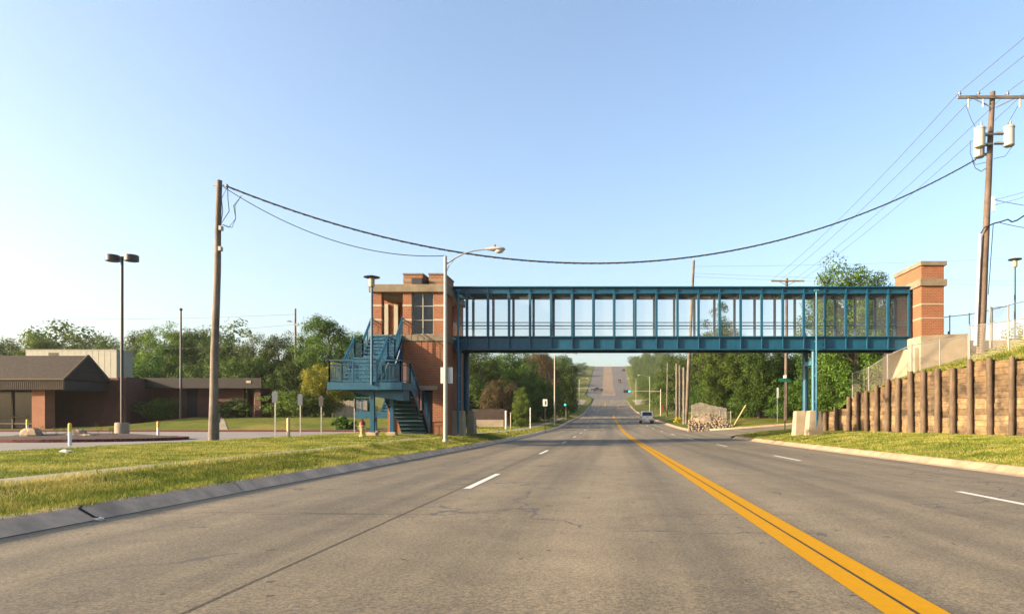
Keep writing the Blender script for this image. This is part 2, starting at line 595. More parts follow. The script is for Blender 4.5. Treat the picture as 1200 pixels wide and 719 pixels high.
# ------------------------------------------------------------------ the lie of the land
PY = np.array([-300, 0, 35.4, 47.6, 59.8, 72, 84.2, 96.4, 103, 130, 160, 200, 236, 290, 330, 400, 460, 560, 620, 660, 720, 900, 2500], float)
PZ = np.array([0.8, -1.07, -1.288, -1.327, -1.308, -1.26, -1.116, -.84, -.66, -.1, .65, 2.2, 4.2, 7.7, 10.6, 16.5, 24, 39, 47.3, 50, 49, 42, 30], float)


def prof(Y):
    Y = np.asarray(Y, float)
    w = np.clip((Y - 20) * 0.1, 0.5, 14)
    return sum(np.interp(Y + w * k, PY, PZ) for k in (-1, -.5, 0, .5, 1)) / 5


def sm(x, a, b):
    t = np.clip((np.asarray(x, float) - a) / (b - a), 0, 1)
    return t * t * (3 - 2 * t)


def XL(Y):
    return np.interp(Y, [0, 300, 350, 620], [-5.6, -5.6, -10.4, -10.9])


def XR(Y):
    return np.interp(Y, [0, 300, 350, 620], [8.46, 8.46, 14, 17])


def street_z(X, Y):
    return prof(Y) * (1 - np.clip((X - 8.46) / 12, 0, 1)) + (-.36 + .004 * (X - 20)) * np.clip((X - 8.46) / 12, 0, 1)


def Yn(X):
    return 50.5 - 4.3 * np.exp(-np.clip(X - 8.46, 0, 99) / 1.4)


def Yf(X):
    return 64.5 + 4.3 * np.exp(-np.clip(X - 8.46, 0, 99) / 1.4)


def G(X, Y):
    X = np.asarray(X, float) + 0 * np.asarray(Y, float)
    Y = np.asarray(Y, float) + 0 * X
    zr = prof(Y)
    xl, xr = XL(Y), XR(Y)
    # left
    near = -.80 - .0025 * Y
    zl = near * (1 - sm(Y, 42, 62)) + (zr + .33) * sm(Y, 42, 62)
    a = np.clip((xl - .34 - X) / 1.2, 0, 1)
    L = (zr + .13) * (1 - a) + zl * a
    L = L + .11 * sm(X, -14.5, -12) * sm(-X, 7.6, 9) * sm(Y, 24, 28.5) * (1 - sm(Y, 36, 40))
    lot = np.where(Y < 49.1, -1.0, -.93 + .08 * sm(Y, 50, 58))
    lot = lot + .95 * sm(Y, 51, 60) * sm(X, -43.5, -39)
    lot = lot * (1 - sm(Y, 66, 150)) + (zr + 1.0) * sm(Y, 66, 150)
    w = sm(-X, 15.55, 16.1)
    L = L * (1 - w) + lot * w
    far = sm(Y, 110, 190)
    L = L * (1 - far) + (zr + .25 + np.clip(xl - X, 0, 150) * .02) * far
    # right
    dx = X - xr
    nearR = np.where(X < 11, (zr + .13) + (np.clip(dx - .3, 0, 9) / 2.25) * .3,
                     (zr + .43) * (1 - sm(X, 11, 13.6)) + (-.70) * sm(X, 11, 13.6))
    st = street_z(X, Y) - .05
    farR = zr + .14 + sm(dx, .3, 8) * (.75 + .012 * np.clip(Y - 66, 0, 60))
    q1 = sm(Y, Yn(X) + .05, Yn(X) - 1.3 - 0 * X) if False else 1 - np.clip((Y - (Yn(X) - 1.0)) / 1.0, 0, 1)
    q2 = np.clip((Y - Yf(X)) / 1.0, 0, 1)
    farR = farR + .6 * sm(Y, 68, 84) * sm(X, 10, 20)
    R = nearR * q1 + st * (1 - q1) * (1 - q2) + farR * q2
    R = R * (1 - far) + (zr + .25 + np.clip(dx, 0, 150) * .02) * far
    Z = np.where(X < xl - .02, L, np.where(X > xr + .02, R, zr - .06))
    return Z


def gz(X, Y):
    return float(G(np.array(X), np.array(Y)))


xs = np.unique(np.concatenate([[-1000, -700, -480, -330, -240, -180, -140, -115, -95, -80, -70, -62, -55, -48, -42, -36, -31, -27, -24, -21, -19],
                               np.arange(-17, -15, .25), np.arange(-15, -8, .5), np.arange(-8, -5.9, .2), [-5.94, -5.58, -3, 0, 3, 6, 8.44, 8.80],
                               np.arange(9, 24, .4), np.arange(24, 40, 2), [44, 50, 58, 68, 80, 95, 115, 140, 180, 240, 330, 480, 700, 1000],
                               [-10.94, -10.4, -9.5, 14.4, 17.4]]))
ys = np.unique(np.concatenate([[-120, -60, -30, -15], np.arange(-8, 44, 1.0), np.arange(44, 74, .5), np.arange(74, 120, 3), np.arange(120, 700, 10),
                               [48.9, 49.3], [720, 760, 820, 900, 1000, 1150]]))
XX, YY = np.meshgrid(xs, ys)
ZZ = G(XX, YY)
nv = np.stack([XX.ravel(), YY.ravel(), ZZ.ravel()], 1)
nx, ny = len(xs), len(ys)
ii = (np.arange(ny - 1)[:, None] * nx + np.arange(nx - 1)[None, :]).ravel()
quads = np.stack([ii, ii + 1, ii + 1 + nx, ii + nx], 1)
me = np_mesh('ground', nv, quads)
me.polygons.foreach_set('use_smooth', [True] * len(me.polygons))
tag(link_mesh('ground', me, GRASS), kind='structure')


def strip(name, edges, mat, parent=None, kind=None, smooth=True):
    """edges: list of rows of 3D points, one row per station"""
    k = len(edges[0])
    v = np.array([[tuple(p) for p in r] for r in edges], float).reshape(-1, 3)
    n = len(edges)
    i = (np.arange(n - 1)[:, None] * k + np.arange(k - 1)[None, :]).ravel()
    me = np_mesh(name, v, np.stack([i, i + 1, i + 1 + k, i + k], 1))
    if smooth:
        me.polygons.foreach_set('use_smooth', [True] * len(me.polygons))
        me.set_sharp_from_angle(angle=math.radians(35))
    o = link_mesh(name, me, mat, parent)
    if kind:
        o['kind'] = kind
    return o


yr = np.unique(np.concatenate([np.arange(-60, 120, 1.5), np.arange(120, 300, 4), [300]]))
road = strip('road', [[(x, y, prof(y)) for x in np.linspace(XL(y), XR(y), 7)] for y in yr], ROAD, kind='structure')
yf_ = np.unique(np.concatenate([np.arange(300, 700, 8), [700, 720]]))
strip('far_road', [[(x, y, prof(y)) for x in np.linspace(XL(y), XR(y), 5)] for y in yf_], ROADF, kind='structure')
strip('far_centre_lane', [[(x, y, prof(y) + .03) for x in (-1.9, 5.0)] for y in np.arange(336, 700, 8)], ROADC, kind='structure')


def band(x0, x1, y0, y1, lift, step=1.5):
    n = max(2, int((y1 - y0) / step) + 1)
    return [[(x0, y, prof(y) + lift), (x1, y, prof(y) + lift)] for y in np.linspace(y0, y1, n)]


def multi(name, bands, mat, parent=None, kind=None):
    vs, qs = [], []
    for e in bands:
        k = len(vs)
        for r in e:
            vs += [tuple(p) for p in r]
        for i in range(len(e) - 1):
            a = k + 2 * i
            qs.append((a, a + 1, a + 3, a + 2))
    o = link_mesh(name, np_mesh(name, np.array(vs, float), np.array(qs)), mat, parent)
    if kind:
        o['kind'] = kind
    return o


YC = 1.745
multi('yellow_centre_line', [band(YC - .185, YC - .013, -40, 160, .005), band(YC + .013, YC + .185, -40, 160, .005)], YELP, road)
multi('centre_joint', [band(YC - .014, YC + .014, -40, 130, .003)], JOINT, road)
multi('lane_joint', [band(-2.382, -2.369, -40, 130, .004)], JOINTB, road)
dl, dr = [], []
for k in range(-3, 17):
    y0 = 11.05 + 12.19 * k
    lft = .006 + max(0, y0 - 40) * .0002
    dl.append(band(-2.31, -2.19, y0, y0 + 3.2, lft))
    y1 = 7.6 + 11.6 * k
    dr.append(band(5.41, 5.53, y1, y1 + 3.0, lft))
multi('white_lane_dashes', dl + dr, WHITEP, road)
multi('left_turn_bars', [band(3.6 + .5 * q, 3.85 + .5 * q, 205, 228, .03) for q in range(2)] + [band(-.4, .0, 236, 262, .03)], YELP, road)

# kerbs
KP_L = [(0.28, .0035), (0.0, .006), (-.05, .025), (-.17, .125), (-.24, .150), (-.38, .154), (-.40, .05)]


def kerb_rows(sign, edge, y0, y1):
    n = int((y1 - y0) / 1.2) + 2
    rows = []
    for y in np.linspace(y0, y1, n):
        e = edge(y)
        jt = .012 * math.sin(y * 1.3) * math.sin(y * .37)
        row = [(e + sign * -dx_ + jt * (dx_ < -.1), y, prof(y) + dz) for dx_, dz in KP_L]
        row = row[1:] if sign < 0 else row
        rows.append(row if sign < 0 else row[::-1])
    return rows


strip('kerb', [r for r in kerb_rows(-1, lambda y: -5.6, -40, 236)][::1], KERBL, kind='structure')
# note: kerb_rows(-1) runs outwards to the left
strip('kerb', kerb_rows(1, lambda y: 8.46, -40, 45.6), KERB, kind='structure')
strip('kerb', kerb_rows(1, lambda y: 8.46, 70, 236), KERB, kind='structure')


def corner_kerb(fn, out):
    rows = []
    for x in np.concatenate([np.linspace(8.46, 10, 10), np.linspace(10.3, 16, 12), np.linspace(17, 70, 24)]):
        y = fn(x)
        z = float(street_z(x, y))
        rows.append([(x, y - out * d, z + h) for d, h in ((0.0, -.03), (.05, .10), (.12, .15), (.42, .155), (.46, -.1))])
    strip('kerb', rows, KERB, kind='structure')


corner_kerb(lambda x: float(Yn(x)) - .02, 1)
corner_kerb(lambda x: float(Yf(x)) + .02, -1)
rows = []
for x in np.concatenate([np.linspace(8.40, 12, 16), np.linspace(12.5, 30, 14), np.linspace(33, 80, 8)]):
    rows.append([(x, y, float(street_z(x, y)) + .004) for y in np.linspace(float(Yn(x)), float(Yf(x)), 9)])
strip('side_street', rows, ROAD, kind='structure')
# pavement along the left verge, broken by the stair tower
for (y0, y1) in ((-30, 30.5), (41, 150)):
    strip('sidewalk', [[(-7.25, y, gz(-7.25, y) + .012), (-8.15, y, gz(-8.15, y) + .012)] for y in np.arange(y0, y1, 1.5)], WALK, kind='structure')
# cross street far along
for sx, (xa, xb) in (('cross_street', (-70, -5.6)), ('cross_street', (8.46, 70))):
    strip(sx, [[(x, y, gz(x, y) + .15) for y in np.linspace(240, 284, 5)] for x in np.linspace(xa, xb, 14)], WALK, kind='structure')

def kerb_joint(sign, edge, ys_):
    b = MB()
    for y, w in ys_:
        q = [(edge + sign * -dx_, prof(y) + dz + .005) for dx_, dz in KP_L[1:6]]
        wb = 0
        for i in range(len(q) - 1):
            o0, o1 = w * 1.5 * math.sin(i * 2.0 + y), w * 1.5 * math.sin(i * 2.0 + 2.0 + y)
            b.add([(q[i][0], y + o0 - w / 2, q[i][1]), (q[i][0], y + o0 + w / 2, q[i][1]), (q[i + 1][0], y + o1 + w / 2, q[i + 1][1]), (q[i + 1][0], y + o1 - w / 2, q[i + 1][1])], [(0, 1, 2, 3)])
    b.build('kerb_joints', JOINT)['kind'] = 'structure'


kerb_joint(-1, -5.6, [(7.55, .05)] + [(10.6 + 3.05 * k, .012) for k in range(12)])
kerb_joint(1, 8.46, [(12 + 3.05 * k, .014) for k in range(11)])
for y0_, xa_, xb_, wmax in ((8.05, -5.5, -2.39, .02), (8.3, -2.36, .4, .006), (19.3, -5.5, -3.0, .016), (14.2, 2.2, 5.3, .012)):
    rc = random.Random(int(y0_ * 10))
    n_ = 40
    rows = []
    yy_ = y0_
    for i in range(n_ + 1):
        x_ = xa_ + (xb_ - xa_) * i / n_
        yy_ += rc.uniform(-.02, .02)
        w_ = wmax * (.25 + .75 * abs(math.sin(i * .21 + y0_)))
        rows.append([(x_, yy_ - w_ / 2, prof(yy_) + .0045), (x_, yy_ + w_ / 2, prof(yy_) + .0045)])
    strip('transverse_crack', rows, JOINT, road, smooth=False)

# parking lot on the left, with a red kerb and a paved apron
strip('parking_lot', [[(x, y, -.95) for x in (-120, -60, -30, -15.75)] for y in (-30, 10, 30, 49)], LOT, kind='structure')
strip('parking_lot', [[(x, y, z) for x in (-15.75, -14)] for y, z in ((41, -.93), (49, -.94))], LOT, kind='structure')
b = MB()
b.box(-120, -12, 49.0, 49.2, -1.1, -.82)
b.build('red_kerb', REDP)['kind'] = 'structure'
b = MB()
b.box(-120, -12, 49.2, 50.6, -1.1, -.83)
b.build('apron_walk', WALK)['kind'] = 'structure'
strip('building_path', [[(x0_, y_, gz(x0_, y_) + .02), (x0_ + 1.1, y_, gz(x0_ + 1.1, y_) + .02)] for x0_, y_ in [(-29 - 6.5 * t, 50.6 + 10.5 * t) for t in (0, .1, .2, .3, .4, .5, .6, .7, .8, .9, 1)]], WALK, kind='structure')

# ------------------------------------------------------------------ planting
def crown_mesh(name, seed, nclump, per, leaf, lobes=6, drop=0.0, cl=(.13, .27), asp=1.0):
    r = np.random.default_rng(seed)
    lob = r.normal(size=(lobes, 3))
    lob /= np.linalg.norm(lob, axis=1)[:, None]
    d = r.normal(size=(nclump, 3))
    d /= np.linalg.norm(d, axis=1)[:, None]
    rad = np.sqrt(r.uniform(.15, 1, nclump)) * .86
    bulge = .70 + .30 * np.max(np.clip(d @ lob.T, 0, 1) ** 3, axis=1)
    c = d * (rad * bulge)[:, None]
    c[:, 2] = np.where(c[:, 2] < 0, c[:, 2] * (.75 + drop), c[:, 2])
    c[:, 2] *= asp
    cr = r.uniform(*cl, nclump)
    n = nclump * per
    ci = np.repeat(np.arange(nclump), per)
    off = r.normal(size=(n, 3))
    off /= np.linalg.norm(off, axis=1)[:, None]
    p = c[ci] + off * (cr[ci] * r.uniform(.25, 1, n) ** .6)[:, None] * np.array([1, 1, .75])
    p[:, :2] /= np.percentile(np.abs(p[:, :2]), 99)
    z0_, z1_ = np.percentile(p[:, 2], (1.0, 99.6))
    p[:, 2] = (p[:, 2] - (z0_ + z1_) / 2) / ((z1_ - z0_) / 2) * asp
    nrm = off * 1.0 + r.normal(size=(n, 3)) * .38 + np.array([0, 0, .3])
    nrm /= np.linalg.norm(nrm, axis=1)[:, None]
    t = np.cross(nrm, r.normal(size=(n, 3)))
    t /= np.linalg.norm(t, axis=1)[:, None] + 1e-9
    bt = np.cross(nrm, t)
    s = leaf * r.uniform(.6, 1.45, n)[:, None]
    v = np.stack([p - t * s, p + bt * s * .6, p + t * s, p - bt * s * .6], 1).reshape(-1, 3)
    q = np.arange(n * 4).reshape(n, 4)
    return v, q


CROWN_PAR = ((100, 230, .024, 7), (110, 205, .026, 5), (90, 250, .024, 9), (115, 200, .024, 6), (95, 230, .026, 4))
CROWN_ME = {}


def crown_me(var, mat, asp):
    asp = max(.75, min(2.5, round(asp * 4) / 4))
    key = (var, mat.name, asp)
    if key not in CROWN_ME:
        nc, per, leaf, lb = CROWN_PAR[var]
        v, q = crown_mesh('crown', 40 + var, int(nc * (.4 + .6 * asp) * 1.15), per, leaf, lb, .15, asp=asp)
        m_ = np_mesh('crown', v, q)
        m_.materials.append(mat)
        CROWN_ME[key] = m_
    return CROWN_ME[key], asp


TRUNKS = {}


def trunk_me(k):
    if k not in TRUNKS:
        rnd = random.Random(k)
        b = MB()
        pts = [(0, 0, -.1), (.02, 0, .15), (rnd.uniform(-.02, .02), .01, .35), (rnd.uniform(-.05, .05), 0, .6), (0, 0, .85)]
        b.path(pts, [.034, .024, .02, .014, .005], 8)
        for i in range(8):
            h = rnd.uniform(.26, .62)
            a = rnd.uniform(0, 6.28)
            l = rnd.uniform(.16, .3)
            b.path([(0, 0, h), (math.cos(a) * l * .5, math.sin(a) * l * .5, h + l * .45), (math.cos(a) * l, math.sin(a) * l, h + l * 1.1)], [.011, .008, .003], 5)
        me = bpy.data.meshes.new('trunk')
        me.from_pydata(b.v, [], b.f)
        me.materials.append(TRUNK)
        TRUNKS[k] = me
    return TRUNKS[k]


tn = [0]


def tree(label, X, Y, h, r, mat, group=None, base=None, low=.22, name='broadleaf_tree', var=None):
    """tapered trunk with limbs, and a crown of leaf clumps from low*h up to h"""
    tn[0] += 1
    k = tn[0]
    z0 = gz(X, Y) - .05 if base is None else base
    root = thing(name, label, 'tree', (X, Y, z0), group)
    root.rotation_euler.z = (k * 2.399) % 6.283
    t = link_mesh('trunk', trunk_me(k % 3), None, root)
    t.scale = (h, h, h)
    hc = h * (1 - low) / 2
    cm, asp = crown_me(k % 5 if var is None else var, mat, hc / r)
    c = link_mesh('crown', cm, None, root)
    c.location = (0, 0, h * low + hc)
    c.scale = (r, r * .95, hc / asp)
    return root


def bush(label, X, Y, rx, ry, h, mat, group=None, name='bush', cat='bush', base=None, n=60, per=60, leaf=None):
    tn[0] += 1
    lf = leaf if leaf else .10 / max(rx, .3)
    v, q = crown_mesh(name, 900 + tn[0], n, per, min(.12, lf), 6, .2, (.2, .34))
    z0 = gz(X, Y) if base is None else base
    v = v * np.array([rx, ry, h * .55]) + np.array([0, 0, h * .5])
    m_ = np_mesh(name, v, q)
    o = link_mesh(name, m_, mat, None, (X, Y, z0))
    return tag(o, label, cat, group)


def tpx(label, px, ytop, Y, wpx, mat, group, **kw):
    X = (px - CX) * Y / F
    z0 = gz(X, Y) - .05
    h = (CY - ytop) * Y / F - z0
    return tree(label, X, Y, h, wpx / 2 * Y / F, mat, group, **kw)


GL = 'trees behind the low brick building'
for px, yt, Y, w, m_, lab in (
        (-42, 392, 105, 80, LEAF_D, 'dark tree at the far left edge behind the brown shingled roof'),
        (8, 398, 118, 60, LEAF_M, 'tree above the left end of the brown shingled roof'),
        (44, 393, 112, 56, LEAF_L, 'light green tree rising directly over the left end of the pale rooftop cladding'),
        (84, 396, 120, 52, LEAF_M, 'round tree showing above the middle of the pale rooftop cladding'),
        (122, 395, 108, 50, LEAF_D, 'dark tree just left of the twin-headed parking lamp pole above the flat roof'),
        (163, 388, 104, 56, LEAF_M, 'tree just right of the twin-headed parking lamp pole'),
        (193, 381, 98, 62, LEAF_L, 'tall bright green tree just left of the bare flagpole'),
        (226, 389, 100, 54, LEAF_M, 'leafy tree between the bare flagpole and the big grey wooden pole'),
        (262, 394, 96, 56, LEAF_D, 'dark tree hidden behind the big grey wooden pole'),
        (295, 391, 94, 58, LEAF_M, 'tree over the right end of the flat roofed brick wing'),
        (325, 394, 88, 50, LEAF_D, 'dark tree just left of the thin brown pole behind the school lawn'),
        (352, 388, 92, 52, LEAF_M, 'mid green tree behind the thin brown pole by the school lawn'),
        (384, 373, 84, 68, LEAF_M, 'tallest tree left of the blue stair, its crown rising to the stair railing'),
        (420, 392, 90, 56, LEAF_D, 'dark tree showing through the upper blue stair railing')):
    tpx(lab, px, yt, Y, w, m_, GL, low=.08)
for px, yt, Y, w, m_, lab in (
        (20, 425, 92, 95, LEAF_D, 'low dark tree filling the gap left of the pale rooftop cladding'),
        (180, 418, 86, 85, LEAF_D, 'low dark undergrowth tree right of the pale rooftop cladding'),
        (240, 424, 84, 80, LEAF_D, 'low dark tree directly above the flat brown fascia by the big pole'),
        (300, 420, 82, 76, LEAF_D, 'low dark tree behind the end of the flat brown fascia'),
        (345, 424, 80, 66, LEAF_D, 'low dark tree filling the gap between school wing and yellow-green tree')):
    tpx(lab, px, yt, Y, w, m_, 'low trees closing the wood behind the building', low=.0)
tpx('small yellow-green tree left of the blue stair landing', 383, 424, 62, 54, LEAF_Y, None, low=.18, var=2)
bush('rounded green shrub below the small yellow-green tree', (333 - CX) * 60 / F, 60, 2.3, 1.4, 2.3, LEAF_L, None)
bush('dark green shrub right of the rounded one below the small yellow-green tree', (362 - CX) * 60 / F, 61, 1.9, 1.3, 2.6, LEAF_M, None)
bush('clipped round bush beside the road end left of the red-capped hydrant', (404 - CX) * 52 / F, 52, .85, .8, 1.0, LEAF_D, None, n=50)
GB = 'clipped dark hedges along the brick wing'
bush('long dark hedge under the flat fascia left of the flagpole', (190 - CX) * 60 / F, 59.4, 2.1, .8, 1.6, LEAF_D, GB, 'hedge', 'hedge', n=90)
bush('long dark hedge under the flat fascia right of the big grey pole', (277 - CX) * 60 / F, 59.4, 1.7, .8, 1.6, LEAF_D, GB, 'hedge', 'hedge', n=90)

GM = 'trees behind the left end of the bridge'
for px, yt, Y, w, m_, lab in (
        (560, 405, 92, 66, LEAF_M, 'big green tree right behind the left bridge columns'),
        (601, 402, 100, 64, LEAF_D, 'dark broad tree behind the brown shrubs below the bridge'),
        (636, 414, 112, 52, LEAF_B, 'thin brownish tree just left of the second street lamp'),
        (655, 418, 122, 50, LEAF_D, 'dark tree behind the second street lamp'),
        (527, 428, 96, 60, LEAF_D, 'dark tree partly hidden by the brick stair tower')):
    tpx(lab, px, yt, Y, w, m_, GM, low=.05)
for px, yt, Y, w, m_, lab in (
        (553, 440, 82, 60, LEAF_D, 'low dark tree above the brown board fence behind the left columns'),
        (630, 442, 96, 56, LEAF_D, 'low dark tree between bright sapling and second street lamp'),
        (660, 444, 128, 40, LEAF_D, 'low dark tree right of the second street lamp behind the signal arm')):
    tpx(lab, px, yt, Y, w, m_, GM, low=.0)
tpx('brown leaved shrubby tree over the board fence below the bridge', 583, 446, 78, 44, LEAF_B, None, low=.1, name='brown_shrub_tree')
tpx('bright green sapling standing in front of the brown board fence', 611, 455, 72, 24, LEAF_L, None, low=.04, name='sapling')
GR = 'trees behind the right half of the bridge'
for px, yt, Y, w, m_, lab in (
        (1002, 310, 66, 104, LEAF_M, 'tallest tree rising above the right end of the blue bridge'),
        (966, 345, 72, 70, LEAF_D, 'tree seen through the bridge screens left of the tallest one'),
        (1042, 345, 72, 50, LEAF_D, 'tree partly hidden behind the right brick tower'),
        (1022, 322, 71, 70, LEAF_D, 'dark tree close behind the tallest tree at the right bridge end'),
        (846, 358, 80, 66, LEAF_M, 'tree whose top shows through the middle of the bridge screens'),
        (890, 398, 76, 64, LEAF_D, 'dark tree over the pale rubble heap and grey fence'),
        (930, 402, 78, 66, LEAF_D, 'dark tree behind the far pole with a crossarm'),
        (862, 404, 88, 70, LEAF_M, 'broad tree directly behind the grey board fence on the rubble'),
        (818, 404, 116, 60, LEAF_M, 'tree over the cluster of short wooden poles by the side street'),
        (786, 413, 150, 36, LEAF_D, 'tree just above the right traffic signal mast arm'),
        (985, 405, 70, 60, LEAF_D, 'dark tree behind the right bridge columns')):
    tpx(lab, px, yt, Y, w, m_, GR, low=.06)
for px, yt, Y, w, m_, lab in (
        (870, 440, 80, 62, LEAF_D, 'low dark tree close behind the grey board fence on the rubble'),
        (925, 446, 74, 62, LEAF_D, 'low dark tree just behind the green street name sign'),
        (975, 444, 68, 62, LEAF_D, 'low dark tree between the right columns and the timber retaining wall'),
        (1020, 430, 66, 60, LEAF_D, 'low dark tree above the left end of the timber retaining wall'),
        (828, 438, 112, 40, LEAF_D, 'low dark tree behind the short wooden poles')):
    tpx(lab, px, yt, Y, w, m_, GR, low=.02)

# the far-off woods that line the hill read as one mass
SMALL = [crown_mesh('crown', 80 + k, 60, 130, .032, 5, .15, (.2, .34), asp=1.25) for k in range(3)]


def wood(name, label, pts, mat):
    vs, qs, n = [], [], 0
    for i, (X, Y, h, r) in enumerate(pts):
        v, q = SMALL[i % 3]
        a = i * 2.4
        R_ = np.array([[math.cos(a), -math.sin(a), 0], [math.sin(a), math.cos(a), 0], [0, 0, 1]])
        vs.append((v @ R_.T) * np.array([r, r, h * .45]) + np.array([X, Y, gz(X, Y) + h * .46]))
        qs.append(q + n)
        n += len(v)
    o = link_mesh(name, np_mesh(name, np.concatenate(vs), np.concatenate(qs)), mat)
    return tag(o, label, 'trees', None, 'stuff')


rw = random.Random(3)
pl, pr = [], []
for Y in range(152, 640, 14):
    for q in range(4):
        gap = 228 < Y < 305
        hill = Y >= 305
        lone = hill and q == 0 and Y % 5 != 0
        off = (34 if gap else 24 if hill and Y % 70 > 20 else 8.5) + q * 9.5 + rw.uniform(-2, 3)
        h = rw.uniform(9, 13) * (.8 if hill and q < 2 else 1)
        pl.append((float(XL(Y)) - off, Y + rw.uniform(-5, 5), h * (1 - .2 * (q == 0)), rw.uniform(4, 6.5)))
        if not (gap and q < 1):
            h = rw.uniform(9, 14)
            pr.append((float(XR(Y)) + 9 + q * 9.5 + rw.uniform(-2, 3), Y + rw.uniform(-5, 5), h * (1 - .25 * (q == 0)), rw.uniform(4, 6.5)))
wood('woodland', 'far wood lining the left side of the climbing road', pl, LEAF_D)
wood('woodland', 'far wood lining the right side of the climbing road', pr, LEAF_M)
pk = []
for X in range(-420, -80, 13):
    pk.append((X + rw.uniform(-4, 4), 150 + rw.uniform(-15, 25), rw.uniform(13, 19), rw.uniform(7, 10)))
for X in range(60, 330, 12):
    pk.append((X + rw.uniform(-4, 4), 120 + rw.uniform(-15, 25), rw.uniform(11, 15), rw.uniform(6, 9)))
wood('woodland', 'far treeline closing the horizon at both sides', pk, LEAF_M)

# grass blades on the near verges
rg = np.random.default_rng(5)


def blades(n, sampler, hmin=.04, hmax=.095):
    X, Y, Z = sampler(n)
    n = len(X)
    d = np.clip(Y, 6, 60) / 10
    w = .0042 * d * rg.uniform(.7, 1.4, n)
    h = rg.uniform(hmin, hmax, n) * (1 + .25 * np.sin(X * 3.1 + Y) * np.sin(Y * 1.7)) * (.75 + .06 * d)
    a = rg.uniform(0, 6.283, n)
    ln = rg.uniform(0, .8, n) * h
    b = rg.uniform(0, 6.283, n)
    p0 = np.stack([X - np.cos(a) * w, Y - np.sin(a) * w, Z - .01], 1)
    p1 = np.stack([X + np.cos(a) * w, Y + np.sin(a) * w, Z - .01], 1)
    p2 = np.stack([X + np.cos(b) * ln, Y + np.sin(b) * ln, Z + h], 1)
    return np.stack([p0, p1, p2], 1).reshape(-1, 3)


def area(x0, x1, y0, y1, pw=1.0):
    def f(n):
        u = rg.uniform(0, 1, n)
        Y = y0 * (y1 / y0) ** u
        X = rg.uniform(x0, x1, n)
        clump = np.sin(X * 2.3 + np.sin(Y * 1.1) * 2) * np.sin(Y * 1.9 + X) + rg.normal(size=n) * .8
        k = clump > -.9
        X, Y = X[k], Y[k]
        return X, Y, G(X, Y)
    return f


bl = [blades(140000, area(-7.2, -5.86, 5, 44), .022, .07), blades(12000, area(-7.5, -7.1, 5, 32), .06, .14), blades(230000, area(-15.5, -8.15, 8, 46), .02, .06), blades(160000, area(8.83, 16, 15, 47), .025, .065),
      blades(9000, area(-7.1, -5.88, 45, 90)), blades(14000, area(-14, -8.3, 40, 75)), blades(9000, area(-5.98, -5.80, 5, 30), .06, .13), blades(9000, area(8.72, 8.92, 14, 46), .05, .1)]
bv = np.concatenate(bl)
me = np_mesh('grass', bv, np.arange(len(bv)).reshape(-1, 3))
tag(link_mesh('grass', me, GRASSB), 'mown grass blades covering the verges beside the road', 'grass', None, 'stuff')

# ------------------------------------------------------------------ the footbridge
YB, YB2 = 36.0, 37.9
cB = YB / F
bx = lambda px: (px - CX) * cB
bz = lambda py: (CY - py) * cB
X0, X1 = bx(530), bx(1068)
br = thing('footbridge', 'blue steel covered footbridge with mesh screens spanning the road', 'footbridge', (4, YB, -1.3))
zt0, zt1, zb0, zb1 = bz(343), bz(336), bz(409), bz(394)
D = .13
for yf0, s_ in ((YB, 1), (YB2, -1)):
    b = MB()
    b.box(X0, X1, yf0 + s_ * D, yf0 + s_ * (D + .02), zb0 + .03, zb1 - .03)
    b.box(X0, X1, yf0 - s_ * .02, yf0 + s_ * (D + .05), zb1 - .03, zb1 + .02)
    b.box(X0, X1, yf0 - s_ * .02, yf0 + s_ * (D + .05), zb0 - .02, zb0 + .03)
    b.build('bottom_girder', BLUE, br)
    b = MB()
    b.box(X0 - .1, X1 + .1, yf0 + s_ * .08, yf0 + s_ * .11, zt0 + .02, zt1 - .025)
    b.box(X0 - .1, X1 + .1, yf0 - s_ * .06, yf0 + s_ * .2, zt1 - .025, zt1 + .025)
    b.box(X0 - .1, X1 + .1, yf0 - s_ * .0, yf0 + s_ * .2, zt0 - .03, zt0 + .02)
    b.build('top_girder', BLUE, br)
    hr = MB()
    hr.tube((X0, yf0 + s_ * .30, bz(376.8)), (X1, yf0 + s_ * .30, bz(376.8)), .024, n=8)
    hr.build('handrail', BLUE, br, smooth=True)
    hr = MB()
    hr.tube((X0, yf0 + s_ * .30, bz(380.2)), (X1, yf0 + s_ * .30, bz(380.2)), .018, n=8)
    hr.build('handrail', BLUE, br, smooth=True)
    sc_ = MB()
    sc_.box(X0, X1, yf0 + s_ * .18, yf0 + s_ * .186, zb1 + .02, zt0 - .03)
    sc_.build('mesh_screen', SCREEN, br)
    for k in range(22):
        px = 1066.0 - k * 24.72
        x = bx(px)
        b = MB()
        b.box(x - .065, x + .065, yf0 + s_ * .02, yf0 + s_ * .16, zb1 + .02, zt0 - .03)
        b.build('post', BLUE, br, bevel=.012)
        b = MB()
        b.box(x - .02, x + .02, yf0 + s_ * .0, yf0 + s_ * D, zb0 + .03, zb1 - .03)
        b.build('stiffener', BLUE, br)
        b = MB()
        b.box(x - .015, x + .015, yf0 - s_ * .0, yf0 + s_ * .08, zt0 + .02, zt1 - .025)
        b.build('top_stiffener', BLUE, br)
b = MB()
b.box(X0, X1, YB + D + .05, YB2 - D - .05, zb1 - .22, zb1 - .06)
b.build('deck', CONCD, br)
b = MB()
b.box(X0 - .1, X1 + .1, YB + .2, YB2 - .2, zt1 - .12, zt1 - .03)
b.build('roof', BLUE, br)
b = MB()
for k in range(22):
    x = bx(1066 - k * 24.72)
    b.box(x - .06, x + .06, YB + .2, YB2 - .2, zt0 - .03, zt0 + .12)
b.build('roof_purlin', BLUE, br)
for px in (613, 685, 757, 829, 901, 973):
    b = MB()
    b.box(bx(px) - .3, bx(px) + .3, 36.8, 37.1, zt0 - .12, zt0 - .032)
    b.build('ceiling_light', CREAM, br)
